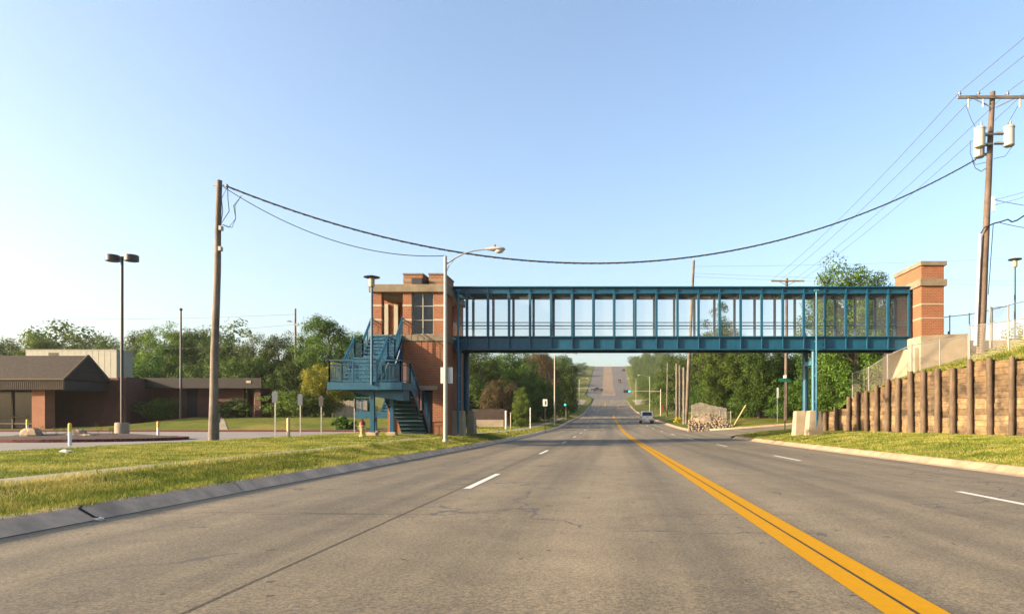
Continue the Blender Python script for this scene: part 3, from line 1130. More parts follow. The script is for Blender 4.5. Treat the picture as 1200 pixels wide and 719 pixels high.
# columns, pedestals, downspouts
for xc, yc, r_, ztop in ((bx(537.5), YB + .15, .135, zb0), (-7.72, YB2 - .15, .16, zb0), (bx(954), YB + .12, .10, zb0), (11.02, YB2 - .2, .16, zb0)):
    b = MB()
    b.lathe((xc, yc, 0), [(r_, .40), (r_, ztop - .03)], 14)
    b.box(xc - .24, xc + .24, yc - .16, yc + .16, ztop - .05, ztop - .02)
    b.lathe((xc, yc, 0), [(r_ + .08, .40), (r_ + .08, .44)], 14)
    b.build('column', BLUE if xc < 0 or yc > 37 else BLUEL, br, smooth=True)
for xc, yc, w0, w1 in ((bx(537) - .02, YB + .15, .36, .30), (-7.42, YB2 - .1, .22, .17), (11.0, YB + .12, .42, .30), (10.7, YB2 - .2, .36, .27)):
    z0 = gz(xc, yc) - .2
    b = MB()
    d0 = .42
    b.hexa([(xc - w0, yc - d0, z0), (xc + w0, yc - d0, z0), (xc + w0, yc + d0, z0), (xc - w0, yc + d0, z0)],
           [(xc - w1, yc - d0 * .7, .41), (xc + w1, yc - d0 * .7, .41), (xc + w1, yc + d0 * .7, .41), (xc - w1, yc + d0 * .7, .41)])
    b.build('pedestal', CONCW, br, bevel=.025)
b = MB()
b.box(10.9, 11.1, YB + .2, YB2 - .3, bz(427), bz(422))
b.build('column_brace', BLUEL, br)
for px, yb_ in ((537, 509), (956.8, 506)):
    x = (px - CX) * (YB - .2) / F
    b = MB()
    b.tube((x, YB - .2, bz(yb_)), (x, YB - .2, bz(342)), .048, n=10)
    b.tube((x - .12, YB - .2, bz(341)), (x + .12, YB - .2, bz(341)), .06, n=8)
    for py in (372, 400, 440, 470):
        b.box(x - .07, x + .07, YB - .22, YB - .02, bz(py) - .02, bz(py) + .02)
    b.build('downspout', BLUEL, br, smooth=True)

# ------------------------------------------------------------------ left stair tower
YT = 34.2
cT = YT / F
tx = lambda px: (px - CX) * cT
tz = lambda py: (CY - py) * cT
tw = thing('stair_tower', 'orange brick stair tower with concrete bands at the left bridge end', 'stair tower', (-9.2, 36, -.9))
xa, xb_ = tx(471), tx(521)
yB = 38.9
z0 = -1.1
d0, d1, dzt = tx(494), tx(507), 1.42
b = MB()
b.box(xa, d0, YT, YT + .3, z0, 3.86)
b.box(d1, xb_, YT, YT + .3, z0, 3.86)
b.box(d0, d1, YT, YT + .3, dzt + .22, 3.86)
b.box(xa, xa + .3, YT + .3, yB, z0, 3.86)
b.box(xb_ - .3, xb_, YT + .3, yB, z0, 3.86)
b.box(xa + .3, xb_ - .3, yB - .3, yB, z0, 3.86)
b.build('lower_wall', BRICK, tw)
b = MB()
b.box(d0 - .75, d1 + .25, YT - .05, YT + .28, dzt + .003, dzt + .217)
b.build('lintel', CONCW, tw, bevel=.01)
b = MB()
b.box(d0 + .003, d1 - .003, YT + .22, YT + .27, -.85, dzt)
dd = b.build('door', BLACK, tw)
b = MB()
b.tube((d0 + .12, YT + .16, .1), (d0 + .12, YT + .16, .35), .018, n=6)
b.build('handle', GALV, dd)
b = MB()
b.box(tx(441), xa - .01, 36.0, 38.6, z0, 1.9)
b.build('side_wall', BRICK, tw)
b = MB()
b.box(tx(447.5), tx(450.5), 35.96, 36.02, z0, .55)
b.build('side_door', BLACK, tw)
b = MB()
b.box(tx(436), xb_ + .04, YT - .06, yB + .05, 3.87, 4.19)
b.build('floor_slab', CONCD, tw, bevel=.015)
b = MB()
b.box(tx(433), xb_ + .06, YT - .14, yB + .1, tz(342.4), tz(333.4))
b.build('roof_slab', CONCD, tw, bevel=.015)
for p0_, p1_ in ((437, 447), (472, 482.3), (508, 520.6)):
    b = MB()
    b.box(tx(p0_), tx(p1_), YT, YT + .45, 4.19, tz(342.4) - .002)
    b.build('brick_pillar', BRICK, tw)
    b = MB()
    for py in (357.8, 374.5):
        b.box(tx(p0_) - .008, tx(p1_) + .008, YT - .012, YT + .46, tz(py) - .045, tz(py) + .045)
    b.build('pale_band', CREAM, tw)
b = MB()
b.box(xb_ - .35, xb_ - .04, YT + .46, YB - .05, 4.19, tz(342.4) - .002)
b.box(xb_ - .35, xb_ - .04, YB2 + .1, yB, 4.19, tz(342.4) - .002)
b.box(tx(437), xb_ - .36, yB - .3, yB, 4.19, tz(342.4) - .002)
b.build('upper_wall', BRICK, tw)
# glazed opening
b = MB()
b.box(tx(482.5), tx(507.8), YT + .2, YT + .22, tz(391.5), tz(342.6))
w_ = b.build('window', GLASS, tw)
b = MB()
for px in (482.9, 494.8, 507.3):
    b.box(tx(px) - .022, tx(px) + .022, YT + .13, YT + .199, tz(391.4), tz(342.7))
for py in (391, 374.5, 358, 343.2):
    b.box(tx(482.9) + .036, tx(494.8) - .036, YT + .14, YT + .199, tz(py) - .018, tz(py) + .018)
    b.box(tx(494.8) + .036, tx(507.3) - .036, YT + .14, YT + .199, tz(py) - .018, tz(py) + .018)
b.build('frame', CREAM, w_)
b = MB()
b.box(tx(497), tx(502), YT + .4, YT + .6, 4.2, 6.0)
b.build('cream_pier', CREAM, tw)
# porch back wall with cream frames
b = MB()
b.box(-12.35, tx(472) - .02, 37.2, 37.4, 4.2, tz(342.4) - .004)
b.box(-12.35, -11.87, 37.2, 37.4, tz(342.4) - .003, 6.68)
b.build('porch_back_wall', BRICK, tw)
for xx in (-11.93, -11.4):
    b = MB()
    b.box(xx - .11, xx + .11, 37.05, 37.19, 4.2, 6.2)
    b.build('cream_frame', CREAM, tw)
# parapets
for p0_, p1_ in ((472, 494.8), (502, 520.6)):
    b = MB()
    b.box(tx(p0_), tx(p1_), YT + .1, 36.3, tz(333.4) + .002, tz(321))
    b.build('parapet', BRICK, tw)
    b = MB()
    b.box(tx(p0_) - .03, tx(p1_) + .03, YT + .06, 36.33, tz(321) + .001, tz(319.5))
    b.box(tx(p0_) - .012, tx(p1_) + .012, YT + .085, 36.31, tz(329.5), tz(326.5))
    b.build('coping', CONCD, tw)
b = MB()
b.box(tx(494.9), tx(501.9), YT + 1.2, 36.2, tz(333.4) + .002, tz(328))
b.build('parapet_step', CONCD, tw)
b = MB()
b.box(tx(483), tx(495), YT - .13, YT + .05, tz(333), tz(326))
b.hexa([(tx(495), YT - .13, tz(333)), (tx(500), YT + .3, tz(333)), (tx(500), YT + .4, tz(333)), (tx(495), YT + .05, tz(333))],
       [(tx(495), YT - .13, tz(326)), (tx(500), YT + .3, tz(326)), (tx(500), YT + .4, tz(326)), (tx(495), YT + .05, tz(326))])
b.build('floodlight_box', BRONZE, tw)

# ------------------------------------------------------------------ blue steel staircase
ST = thing('steel_staircase', 'blue steel staircase climbing in two turns to the brick stair tower', 'staircase', (-10.3, 30, -.8))
UX0, UX1 = -11.75, -10.2          # upper flight
LX0, LX1 = -10.0, -8.72           # lower flight
LAND = 1.52


def railing(pts, name='railing', H=.95, mid=True, post_every=1.0, scr=True, mesh_par=ST):
    b = MB()
    for p, q in zip(pts[:-1], pts[1:]):
        p, q = Vector(p), Vector(q)
        up = Vector((0, 0, 1))
        b.bar(p + up * H, q + up * H, .06, .055)
        b.bar(p + up * (H - .17), q + up * (H - .17), .03, .03)
        b.bar(p + up * .09, q + up * .09, .03, .035)
        L = (q - p).length
        n = max(1, round(L / post_every))
        for i in range(n + 1):
            c = p.lerp(q, i / n)
            b.bar(c, c + up * H, .05, .05)
        nb = max(1, round(L / .16))
        for i in range(1, nb):
            c = p.lerp(q, i / nb)
            b.bar(c + up * .09, c + up * (H - .17), .014, .014)
    r_ = b.build(name, BLUE, mesh_par)
    return r_


def flight(x0, x1, y0, z0, y1, z1, n, name='flight'):
    """n treads from (y0,z0) to (y1,z1) with stringers and closed risers"""
    b = MB()
    dy, dz = (y1 - y0) / n, (z1 - z0) / n
    r2 = MB()
    for i in range(n):
        ya, za = y0 + dy * i, z0 + dz * (i + 1) if dz > 0 else z0 + dz * i
        b.box(x0 + .03, x1 - .03, ya - .02, ya + dy, za - .06, za - .01)
        yr_ = ya + .02 if dz > 0 else ya + dy - .02
        r2.box(x0 + .04, x1 - .04, yr_ - .006, yr_ + .006, za - abs(dz) + .0, za - .061)
    t = b.build(name, BLUEL if dz > 0 else BLUED, ST)  # rising treads coloured paler as if sunlit, descending ones darker as if shaded
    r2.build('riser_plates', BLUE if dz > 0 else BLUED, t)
    for x in (x0, x1):
        s = MB()
        p = [(x - .02, y0, z0 - .16), (x - .02, y1, z1 - .16), (x - .02, y1, z1 + .16), (x - .02, y0, z0 + .16)]
        s.prism(p, (.04, 0, 0))
        s.build('stringer', BLUE, t)
    return t


b = MB()
b.box(UX0 - .05, LX1 + .05, 29.0, 30.4, LAND - .04, LAND)
b.box(UX0 - .08, LX1 + .08, 28.96, 29.02, LAND - .30, LAND + .02)
b.box(UX0 - .09, UX0 - .05, 29.02, 30.4, LAND - .30, LAND + .02)
b.box(LX1 + .05, LX1 + .09, 29.02, 30.4, LAND - .30, LAND + .02)
b.box(UX0, LX1, 29.5, 29.6, LAND - .26, LAND - .04)
b.box(UX0, LX1, 30.3, 30.4, LAND - .26, LAND - .04)
b.build('landing', BLUE, ST)
# sloped gusset under the landing
b = MB()
b.prism([(UX0 + .5, 29.4, LAND - .31), (LX1, 29.4, LAND - .31), (LX1, 29.4, LAND - .75), (LX0 + .2, 29.4, LAND - .62)], (0, .9, 0))
b.build('soffit', BLUE, ST)
railing([(UX0, 30.4, LAND), (UX0, 29.0, LAND), (LX1, 29.0, LAND), (LX1, 30.4, LAND)], post_every=1.02)
sc_ = MB()
sc_.box(UX0, LX1, 29.03, 29.035, LAND + .1, LAND + .78)
sc_.build('railing_screen', RAILSCR, ST)
flight(UX0, UX1, 30.4, LAND, 31.95, 2.84, 7)
b = MB()
b.box(UX0, UX1, 31.95, 33.0, 2.79, 2.84)
b.box(UX0 - .02, UX0 + .02, 31.95, 33.0, 2.62, 2.86)
b.box(UX1 - .02, UX1 + .02, 31.95, 33.0, 2.62, 2.86)
b.build('half_landing', BLUE, ST)
flight(UX0, UX1, 33.0, 2.84, 34.3, 4.17, 7)
railing([(UX0, 30.4, LAND), (UX0, 31.95, 2.84), (UX0, 33.0, 2.84), (UX0, 34.3, 4.17)])
railing([(UX1, 30.4, LAND), (UX1, 31.95, 2.84), (UX1, 33.0, 2.84), (UX1, 34.3, 4.17)])
# closed panel below the right stringer
b = MB()
b.prism([(UX1 + .04, 30.5, 1.25), (UX1 + .04, 34.14, 1.25), (UX1 + .04, 34.14, 3.85), (UX1 + .04, 33.0, 2.62), (UX1 + .04, 31.95, 2.62), (UX1 + .04, 30.5, 1.42)], (.03, 0, 0))
b.build('side_panel', BLUE, ST)
flight(LX0, LX1, 30.4, LAND, 31.9, .42, 6)
b = MB()
b.box(LX0, LX1, 31.9, 32.55, .37, .42)
b.box(LX0, LX1, 31.9, 31.96, .2, .37)
b.build('half_landing', BLUE, ST)
flight(LX0, LX1, 32.55, .42, 33.75, -.72, 6)
for ya_, za_, yb__, zb__, n_ in ((30.4, LAND - .12, 31.9, .42 - .12, 6), (32.55, .42 - .12, 33.75, -.72 - .12, 6)):
    b = MB()
    b.hexa([(LX0 + .03, ya_, za_ - .30), (LX1 - .03, ya_, za_ - .30), (LX1 - .03, yb__, zb__ - .30), (LX0 + .03, yb__, zb__ - .30)],
           [(LX0 + .03, ya_, za_ - .27), (LX1 - .03, ya_, za_ - .27), (LX1 - .03, yb__, zb__ - .27), (LX0 + .03, yb__, zb__ - .27)])
    for i in range(n_):
        y_ = ya_ + (yb__ - ya_) * (i + .5) / n_
        z_ = za_ + (zb__ - za_) * (i + .5) / n_ - .30
        b.box(LX0 + .04, LX1 - .04, y_ - .03, y_ + .03, z_ - .05, z_ + .01)
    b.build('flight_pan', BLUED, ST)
railing([(LX1, 30.4, LAND), (LX1, 31.9, .42), (LX1, 32.55, .42), (LX1, 33.75, -.72)])
railing([(LX0, 30.4, LAND), (LX0, 31.9, .42), (LX0, 32.55, .42), (LX0, 33.75, -.72)])
# rear lower landing seen below
RX0, RX1 = (416 - CX) * 37.5 / F, (456 - CX) * 37.5 / F
b = MB()
b.box(RX0, RX1, 37.5, 38.8, .12, .17)
b.box(RX0, RX1, 37.46, 37.5, .02, .38)
b.build('rear_landing', BLUE, ST)
railing([(RX0, 38.7, .2), (RX0, 37.6, .2), (RX0 + .95, 37.6, .2)])
flight(RX0 + 1.0, RX1, 38.8, .17, 40.0, 1.6, 8)
for xc, yc in ((-10.06, 29.45), (-9.45, 30.2), (-12.9, 38.2), (-11.9, 38.2)):
    gz0 = gz(xc, yc)
    b = MB()
    top = LAND - .3 if yc < 35 else .1
    b.box(xc - .08, xc + .08, yc - .08, yc + .08, gz0 + .16, top)
    b.build('column', BLUE, ST)
    b = MB()
    b.hexa([(xc - .24, yc - .22, gz0 - .2), (xc + .24, yc - .22, gz0 - .2), (xc + .24, yc + .22, gz0 - .2), (xc - .24, yc + .22, gz0 - .2)],
           [(xc - .19, yc - .18, gz0 + .17), (xc + .19, yc - .18, gz0 + .17), (xc + .19, yc + .18, gz0 + .17), (xc - .19, yc + .18, gz0 + .17)])
    b.build('footing', CONCW, ST, bevel=.02)
b = MB()
b.box((461.5 - CX) * 32 / F, (466 - CX) * 32 / F, 31.9, 32.0, .0 + 1.9, 2.35)
b.build('rust_patch', RUST, ST)


# ------------------------------------------------------------------ right brick tower and approach
rt = thing('brick_tower', 'orange brick tower with two concrete bands at the right bridge end', 'tower', (16.7, 36.5, 3))
RXa, RXb, RYa, RYb = 16.14, 17.3, 34.93, 38.1
zz = lambda py: (CY - py) * RYa / F
b = MB()
b.box(RXa, RXb, RYa, YB - .12, 3.6, zz(335))
b.build('tower_leg', BRICK, rt)
b = MB()
b.box(RXa, RXb, YB2 + .12, RYb, 3.6, zz(335))
b.build('tower_leg', BRICK, rt)
b = MB()
b.box(RXa, RXb, RYa, RYb, zz(326.5), zz(311))
b.build('tower_top', BRICK, rt)
b = MB()
b.box(RXa - .09, RXb + .12, RYa - .1, RYb + .1, zz(335) + .001, zz(327) + .0)
b.build('lower_band', CONCD, rt, bevel=.012)
b = MB()
b.box(RXa - .07, RXb + .12, RYa - .08, RYb + .08, zz(311) + .001, zz(306))
b.build('cap', CONCD, rt, bevel=.012)
b = MB()
for py in (356, 372.5):
    b.box(RXa - .012, RXb + .012, RYa - .012, YB - .11, zz(py) - .03, zz(py) + .03)
b.build('pale_band', CREAM, rt)

ab = thing('abutment', 'pale concrete abutment wall carrying the right bridge end and brick tower', 'abutment', (17, 36, 1))
b = MB()
b.hexa([(15.95, 34.6, -1), (18.35, 34.6, -1), (18.35, 39.2, -1), (15.95, 39.2, -1)],
       [(15.95, 34.6, 4.18), (18.35, 34.6, 4.30), (18.35, 39.2, 4.30), (15.95, 39.2, 4.18)])
b.build('wing_wall', CONCW, ab, bevel=.02)
b = MB()
b.box(15.72, 15.945, 34.75, 38.8, -1, 3.6)
b.build('bearing_shelf', CONCW, ab, bevel=.02)
b = MB()
b.box(18.36, 40, 36.0, 39.0, 3.6, 4.12)
b.build('walkway_slab', CONC, ab)


def mesh_fence(name, label, tops, feet, rail_r=.022, post_r=.03, group=None, cat='fence', mat=GALV, meshm=CHAIN):
    base = feet[0]
    root = thing(name, label, cat, base, group)
    for t, f in zip(tops, feet):
        b = MB()
        b.tube(f, t, post_r, n=8)
        b.lathe(Vector(t), [(post_r * 1.3, -.01), (post_r * 1.2, .03), (.005, .05)], 8)
        b.build('post', mat, root, smooth=True)
    b = MB()
    b.path([Vector(t) - Vector((0, 0, .03)) for t in tops], rail_r, 6)
    b.build('top_rail', mat, root, smooth=True)
    b = MB()
    for i in range(len(tops) - 1):
        t0, t1, f0, f1 = Vector(tops[i]), Vector(tops[i + 1]), Vector(feet[i]), Vector(feet[i + 1])
        b.add([f0, f1, t1 - Vector((0, 0, .03)), t0 - Vector((0, 0, .03))], [(0, 1, 2, 3)])
    b.build('chain_link', meshm, root)
    return root


# timber retaining wall
KW = 3.75 / 13


def wallpt(px):
    Y = (12.75 + 40 * KW) / ((px - CX) / F + KW)
    return Y


POSTS = [(1282, 418), (1248, 418), (1217, 418), (1189, 418), (1163, 419.6), (1139.7, 420.7), (1119.6, 431), (1101.8, 432), (1085, 433.7), (1070, 435), (1055, 442.7), (1042.7, 444),
         (1030, 451), (1018, 458), (1007, 458.6), (997, 464.5), (982.5, 477), (969.5, 481.7), (959, 486)]
wp = []
Y0_ = wallpt(1282)
for k in range(27, 0, -1):
    Y = Y0_ - .93 * k
    wp.append((12.75 + (40 - Y) * KW, Y, 2.38 - .02 * max(0, k - 8) + .05 * math.sin(k * 2.3)))
for px, py in POSTS:
    Y = wallpt(px)
    wp.append(((px - CX) * Y / F, Y, (CY - py) * Y / F))
rw_ = thing('retaining_wall', 'timber retaining wall of brown planks behind round wooden posts', 'retaining wall', (14.5, 33, -.8))
wd = Vector((3.75, -13, 0)).normalized()
wn = Vector((-13, -3.75, 0)).normalized()
for i, (x, y, z) in enumerate(wp):
    p = Vector((x, y, 0)) + wn * .14
    g0 = gz(x, y) - .3
    rnd = random.Random(i)
    b = MB()
    lx, ly = rnd.uniform(-.03, .03), rnd.uniform(-.03, .03)
    r_ = rnd.uniform(.115, .15)
    b.path([(p.x - lx, p.y - ly, g0), (p.x, p.y, (g0 + z) / 2), (p.x + lx, p.y + ly, z)], [r_, r_ * .97, r_ * .93], 12)
    b.build('post', POSTW, rw_, smooth=True)
for i in range(len(wp) - 1):
    a, c = Vector(wp[i]), Vector(wp[i + 1])
    zt = min(a.z, c.z) - random.Random(i).uniform(.02, .12)
    zb_ = min(gz(a.x, a.y), gz(c.x, c.y)) - .1
    b = MB()
    rnd = random.Random(50 + i)
    z = zb_
    while z < zt - .05:
        h = min(rnd.uniform(.2, .27), zt - z)
        o_ = rnd.uniform(-.025, .02)
        q = [a + wn * o_, c + wn * o_, c - wn * (.1 - o_), a - wn * (.1 - o_)]
        b.hexa([(v.x, v.y, z + .006) for v in q], [(v.x, v.y, z + h - .004) for v in q])
        z += h
    b.build('plank_panel', PLANKM, rw_)

# grassy bank held by the wall
ws = sorted([(y, z) for x, y, z in wp])
wy = np.array([q[0] for q in ws])
wz = np.array([q[1] for q in ws])


def bank_z(X, Y):
    xw = 12.75 + (40 - Y) * KW
    d = (X - xw) * .96
    top = np.interp(Y, wy, np.minimum(wz - .12, 2.6), left=2.5)
    z = top + np.clip(d, 0, 40) * .31
    return np.minimum(z, 3.95 + .004 * X)


rows = []
for Y in np.concatenate([np.arange(-3.6, 39.5, .6), [39.5, 40.3, 41.2]]):
    xw = 12.75 + (40 - Y) * KW + .10
    row = []
    for d in (0, .3, .8, 1.5, 2.3, 3.2, 4.2, 5.5, 7, 9, 14, 25, 60):
        X = xw + d
        row.append((X, Y, float(bank_z(X, Y))))
    rows.append(row)
# back of the bank falls to the lawn beyond
lastY = 41.2
for Y, k in ((42.5, .75), (44.5, .35), (47, 0)):
    xw = 12.75 + (40 - 41.2) * KW + .10
    rows.append([(xw + d, Y, float(bank_z(xw + d, 41.2)) * k + (gz(xw + d, min(Y, 46)) - .1) * (1 - k)) for d in (0, .3, .8, 1.5, 2.3, 3.2, 4.2, 5.5, 7, 9, 14, 25, 60)])
strip('grass_bank', rows, GRASS, kind='structure')


def bank_s(n):
    Y = rg.uniform(20, 40, n)
    X = 12.95 + (40 - Y) * KW + rg.uniform(0, 1, n) ** 1.3 * 8
    k = ~((X > 15.7) & (X < 18.5) & (Y > 34.4) & (Y < 39.4))
    X, Y = X[k], Y[k]
    return X, Y, bank_z(X, Y)


bv = blades(100000, bank_s, .05, .14)
me = np_mesh('grass', bv, np.arange(len(bv)).reshape(-1, 3))
tag(link_mesh('grass', me, GRASSB), 'rough grass blades growing on the bank above the timber wall', 'grass', None, 'stuff')

# fences above the wall
tops, feet = [], []
for px, pt, pf in ((999, 437, 478), (1018, 430, 456), (1040, 415.5, 444), (1067.5, 403.5, 436)):
    Y = wallpt(px) + .5
    tops.append(tuple(at(px, pt, Y)))
    feet.append((tops[-1][0], Y, float(bank_z(tops[-1][0], Y)) - .3))
mesh_fence('chain_link_fence', 'short chain-link fence stepping up from the low end of the timber wall', tops, feet)
tops, feet = [], []
for px, pt in ((1069, 403.5), (1101.5, 398), (1134.8, 393)):
    Y = 33.3 - (px - 1069) * .017
    tops.append(tuple(at(px, pt, Y)))
    feet.append((tops[-1][0], Y, float(bank_z(tops[-1][0], Y)) - .25))
mesh_fence('chain_link_fence', 'chain-link fence in front of the pale concrete abutment', tops, feet)
tops, feet = [], []
for px, pt in ((1136.3, 381), (1182, 375.2), (1236, 366), (1290, 356)):
    Y = 30.8 - (px - 1136) * .022
    tops.append(tuple(at(px, pt, Y)))
    feet.append((tops[-1][0], Y, float(bank_z(tops[-1][0], Y)) - .25))
mesh_fence('chain_link_fence', 'tall chain-link fence on the bank in front of the transformer pole', tops, feet)
tops, feet = [], []
for px, pt in ((1085, 373), (1097, 372), (1113, 370), (1136, 367.5), (1163, 362), (1200, 352), (1245, 342)):
    Y = 36.2
    tops.append(tuple(at(px, pt, Y)))
    feet.append((tops[-1][0], Y, 4.05))
mesh_fence('walkway_railing', 'grey mesh railing along the raised walkway beyond the right brick tower', tops, feet, cat='railing', mat=GALVD)
tops, feet = [], []
for px, pt in ((1160.5, 360), (1181.5, 358), (1182.5, 357)):
    Y = 35
    tops.append(tuple(at(px, pt, Y)))
    feet.append((tops[-1][0], Y, 3.6))
mesh_fence('fence_gate', 'square chain-link gate frame right of the transformer pole', tops[:2], feet[:2], cat='gate', post_r=.045)
b = MB()
b.box(17.4, 19.6, 38.2, 38.5, 4.62, 4.70)
for xx in (17.6, 19.3):
    b.box(xx - .04, xx + .04, 38.25, 38.45, 4.1, 4.62)
    b.box(xx - .04, xx + .04, 38.43, 38.47, 4.62, 4.9)
b.build('bench', BLUE, None, (18.5, 38.3, 4.1))
tag(bpy.data.objects['bench'], 'blue bench behind the walkway railing near the right brick tower', 'bench')


# ------------------------------------------------------------------ poles, lamps and wires
def wood_pole(name, label, foot, top, r0, r1, mat, group=None, cat='utility pole'):
    root = thing(name, label, cat, foot, group)
    f, t = Vector(foot), Vector(top)
    b = MB()
    n = 6
    b.path([f - Vector((0, 0, .3))] + [f.lerp(t, k / n) + Vector((math.sin(k * 2.1) * .012, math.cos(k * 1.7) * .012, 0)) for k in range(n + 1)],
           [r0] + [r0 + (r1 - r0) * k / n for k in range(n + 1)], 14)
    b.build('pole', mat, root, smooth=True)
    return root


lp = wood_pole('utility_pole', 'tall grey wooden utility pole beside the parking lot', tuple(at(249, 516.3, 26.7)), tuple(at(257.3, 211.5, 26.7)), .165, .10, POLEW)
b = MB()
tp = at(257.3, 217, 26.7)
b.bar(tp + Vector((-.25, 0, 0)), tp + Vector((.32, 0, -.02)), .05, .05)
b.blob(tp + Vector((.28, 0, -.02)), .07, .07, .07, .05, 1)
b.build('bracket', GALVD, lp)
b = MB()
for s_, e_ in ((0, .9), (.25, 1.15)):
    b.path([tp + Vector((.32, 0, -.05)), tp + Vector((.05 + s_, .05, -.5)), tp + Vector((.1 + s_, .05, -1.0)), tp + Vector((.02, .05, -1.5)), tp + Vector((.35 + s_ * .5, .02, -1.65)),
            tp + Vector((.62, .02, -1.3)), tp + Vector((.55 + s_ * .2, 0, -.8)), tp + Vector((.85, .02, -.4))], .014, 5)
b.build('slack_loop', WIRE, lp)
for py in (268, 292):
    b = MB()
    q = at(257.3 - (py - 211) * .027, py, 26.7)
    b.box(q.x + .1, q.x + .2, q.y - .16, q.y + .02, q.z - .08, q.z + .08)
    b.build('clamp', GALVD, lp)

rp = wood_pole('utility_pole', 'tall brown utility pole with crossarm and transformers on the grass bank', tuple(at(1149, 412, 33)), tuple(at(1163.2, 108, 33)), .19, .12, POLEB)
RT = at(1162.8, 115.8, 33)
b = MB()
b.bar(RT + Vector((-1.75, -.16, 0)), RT + Vector((1.8, -.16, 0)), .10, .13)
ca = b.build('crossarm', POLEW, rp)
for s_ in (-1, 1):
    b = MB()
    b.bar(RT + Vector((s_ * .95, -.16, -.08)), RT + Vector((s_ * .08, -.16, -.5)), .04, .05)
    b.build('brace', GALVD, rp)
INS = [-1.66, -.75, .65, 1.5]
for dx in INS:
    b = MB()
    c = RT + Vector((dx, -.16, .06))
    b.lathe(c, [(.02, 0), (.02, .08), (.075, .08), (.085, .12), (.05, .15), (.065, .18), (.02, .21)], 10)
    b.build('insulator', GALV, ca, smooth=True)
for dx in (-1.25, -.55, 1.22):
    b = MB()
    c = RT + Vector((dx, -.2, -.1))
    b.lathe(c, [(.03, 0), (.055, -.06), (.03, -.12), (.055, -.18), (.03, -.24), (.06, -.32), (.02, -.42)], 8)
    b.build('cutout_fuse', PORC, ca, smooth=True)
for px, py, dy in ((1144.8, 163, -.25), (1178.8, 161.5, -.25), (1153.5, 168, .45)):
    c = at(px, py + 12.5, 33) + Vector((0, dy, 0))
    b = MB()
    b.lathe(c, [(.20, 0), (.245, .04), (.245, .85), (.265, .86), (.265, .92), (.22, .97), (.08, 1.0)], 16)
    tr = b.build('transformer', PORC, rp, smooth=True)
    b = MB()
    b.lathe(c + Vector((.05, -.05, 1.0)), [(.05, 0), (.06, .05), (.03, .09), (.05, .14), (.02, .24)], 8)
    b.build('bushing', GALVD, tr, smooth=True)
    b = MB()
    s_ = 1 if px < 1162 else -1
    b.box(c.x + s_ * .2, c.x + s_ * .62, c.y - .03, c.y + .2, c.z + .62, c.z + .7)
    b.build('mount', GALVD, tr)
    b = MB()
    b.box(c.x + s_ * .2, c.x + s_ * .62, c.y - .03, c.y + .2, c.z + .15, c.z + .22)
    b.build('mount', GALVD, tr)
b = MB()
b.path([tuple(at(1147, 405, 33) + Vector((-.21, -.1, 0))), tuple(at(1152.0, 275, 33) + Vector((-.19, -.1, 0)))], .075, 8)
b.build('conduit', WHITE, rp, smooth=True)
b = MB()
b.path([tuple(at(1151, 276, 33) + Vector((-.17, -.1, 0))), tuple(at(1153, 268, 33) + Vector((-.1, -.2, 0))), tuple(at(1160, 263, 33) + Vector((.1, -.2, 0))),
        tuple(at(1172, 260, 33)), tuple(at(1181, 257, 33)), tuple(at(1186, 260, 33)), tuple(at(1192, 258, 33)), tuple(at(1204, 250, 32)), tuple(at(1230, 246, 31))], .035, 6)
b.path([tuple(at(1139, 187, 33)), tuple(at(1143, 197, 33)), tuple(at(1150, 201, 33)), tuple(at(1157, 196, 33))], .018, 5)
b.path([tuple(at(1137, 165, 33)), tuple(at(1137, 180, 33)), tuple(at(1143, 193, 33)), tuple(at(1156, 190, 33))], .014, 5)
b.path([tuple(at(1186, 160, 33)), tuple(at(1186, 172, 33)), tuple(at(1178, 183, 33)), tuple(at(1164, 186, 33))], .012, 5)
b.path([tuple(at(1132, 124, 33)), tuple(at(1139, 142, 33)), tuple(at(1144, 150, 33))], .012, 5)
b.path([tuple(at(1193, 124, 33)), tuple(at(1184, 140, 33)), tuple(at(1179, 150, 33))], .012, 5)
b.path([tuple(at(1164, 262, 33)), tuple(at(1162, 290, 33)), tuple(at(1160, 320, 33)), tuple(at(1158, 345, 33))], .018, 5)
b.build('riser_cable', WIRE, rp)
b = MB()
q = at(1161, 240, 33)
b.box(q.x - .02, q.x + .1, q.y - .2, q.y - .1, q.z - .35, q.z + .35)
b.build('pole_tag', WHITE, rp)

fp = wood_pole('utility_pole', 'far wooden pole with one crossarm seen through the right half of the bridge', tuple(at(921, 489, 68)), tuple(at(922, 326, 68)), .19, .13, POLEB, None)
FT = at(922, 329.5, 68)
b = MB()
b.bar(FT + Vector((-1.6, -.16, 0)), FT + Vector((1.7, -.16, 0)), .1, .14)
b.bar(FT + Vector((-.8, -.16, -.05)), FT + Vector((0, -.16, -.45)), .04, .05)
b.bar(FT + Vector((.8, -.16, -.05)), FT + Vector((0, -.16, -.45)), .04, .05)
b.build('crossarm', POLEW, fp)
wood_pole('utility_pole', 'tall bare wooden pole seen through the middle of the bridge screens', tuple(at(804, 494, 88)), tuple(at(813, 305, 88)), .26, .16, POLEW)
GP = 'short wooden poles by the side street'
for px, yt, yb_, Y, lab in ((793, 448, 489, 104, 'leftmost of the four pale pole stubs by the rubble heap'), (796.6, 450, 489, 104, 'second pale pole stub from the left by the rubble heap'),
                            (801.5, 452, 494, 88, 'third pale pole stub from the left, standing in front of the others')):
    wood_pole('pole_stub', lab, tuple(at(px, yb_, Y)), tuple(at(px, yt - 22, Y)), .19, .17, POLEW, GP, 'pole')
wood_pole('utility_pole', 'wooden pole right behind the right traffic signal pole', tuple(at(781.5, 487, 125)), tuple(at(782.5, 425, 125)), .17, .13, POLEW)
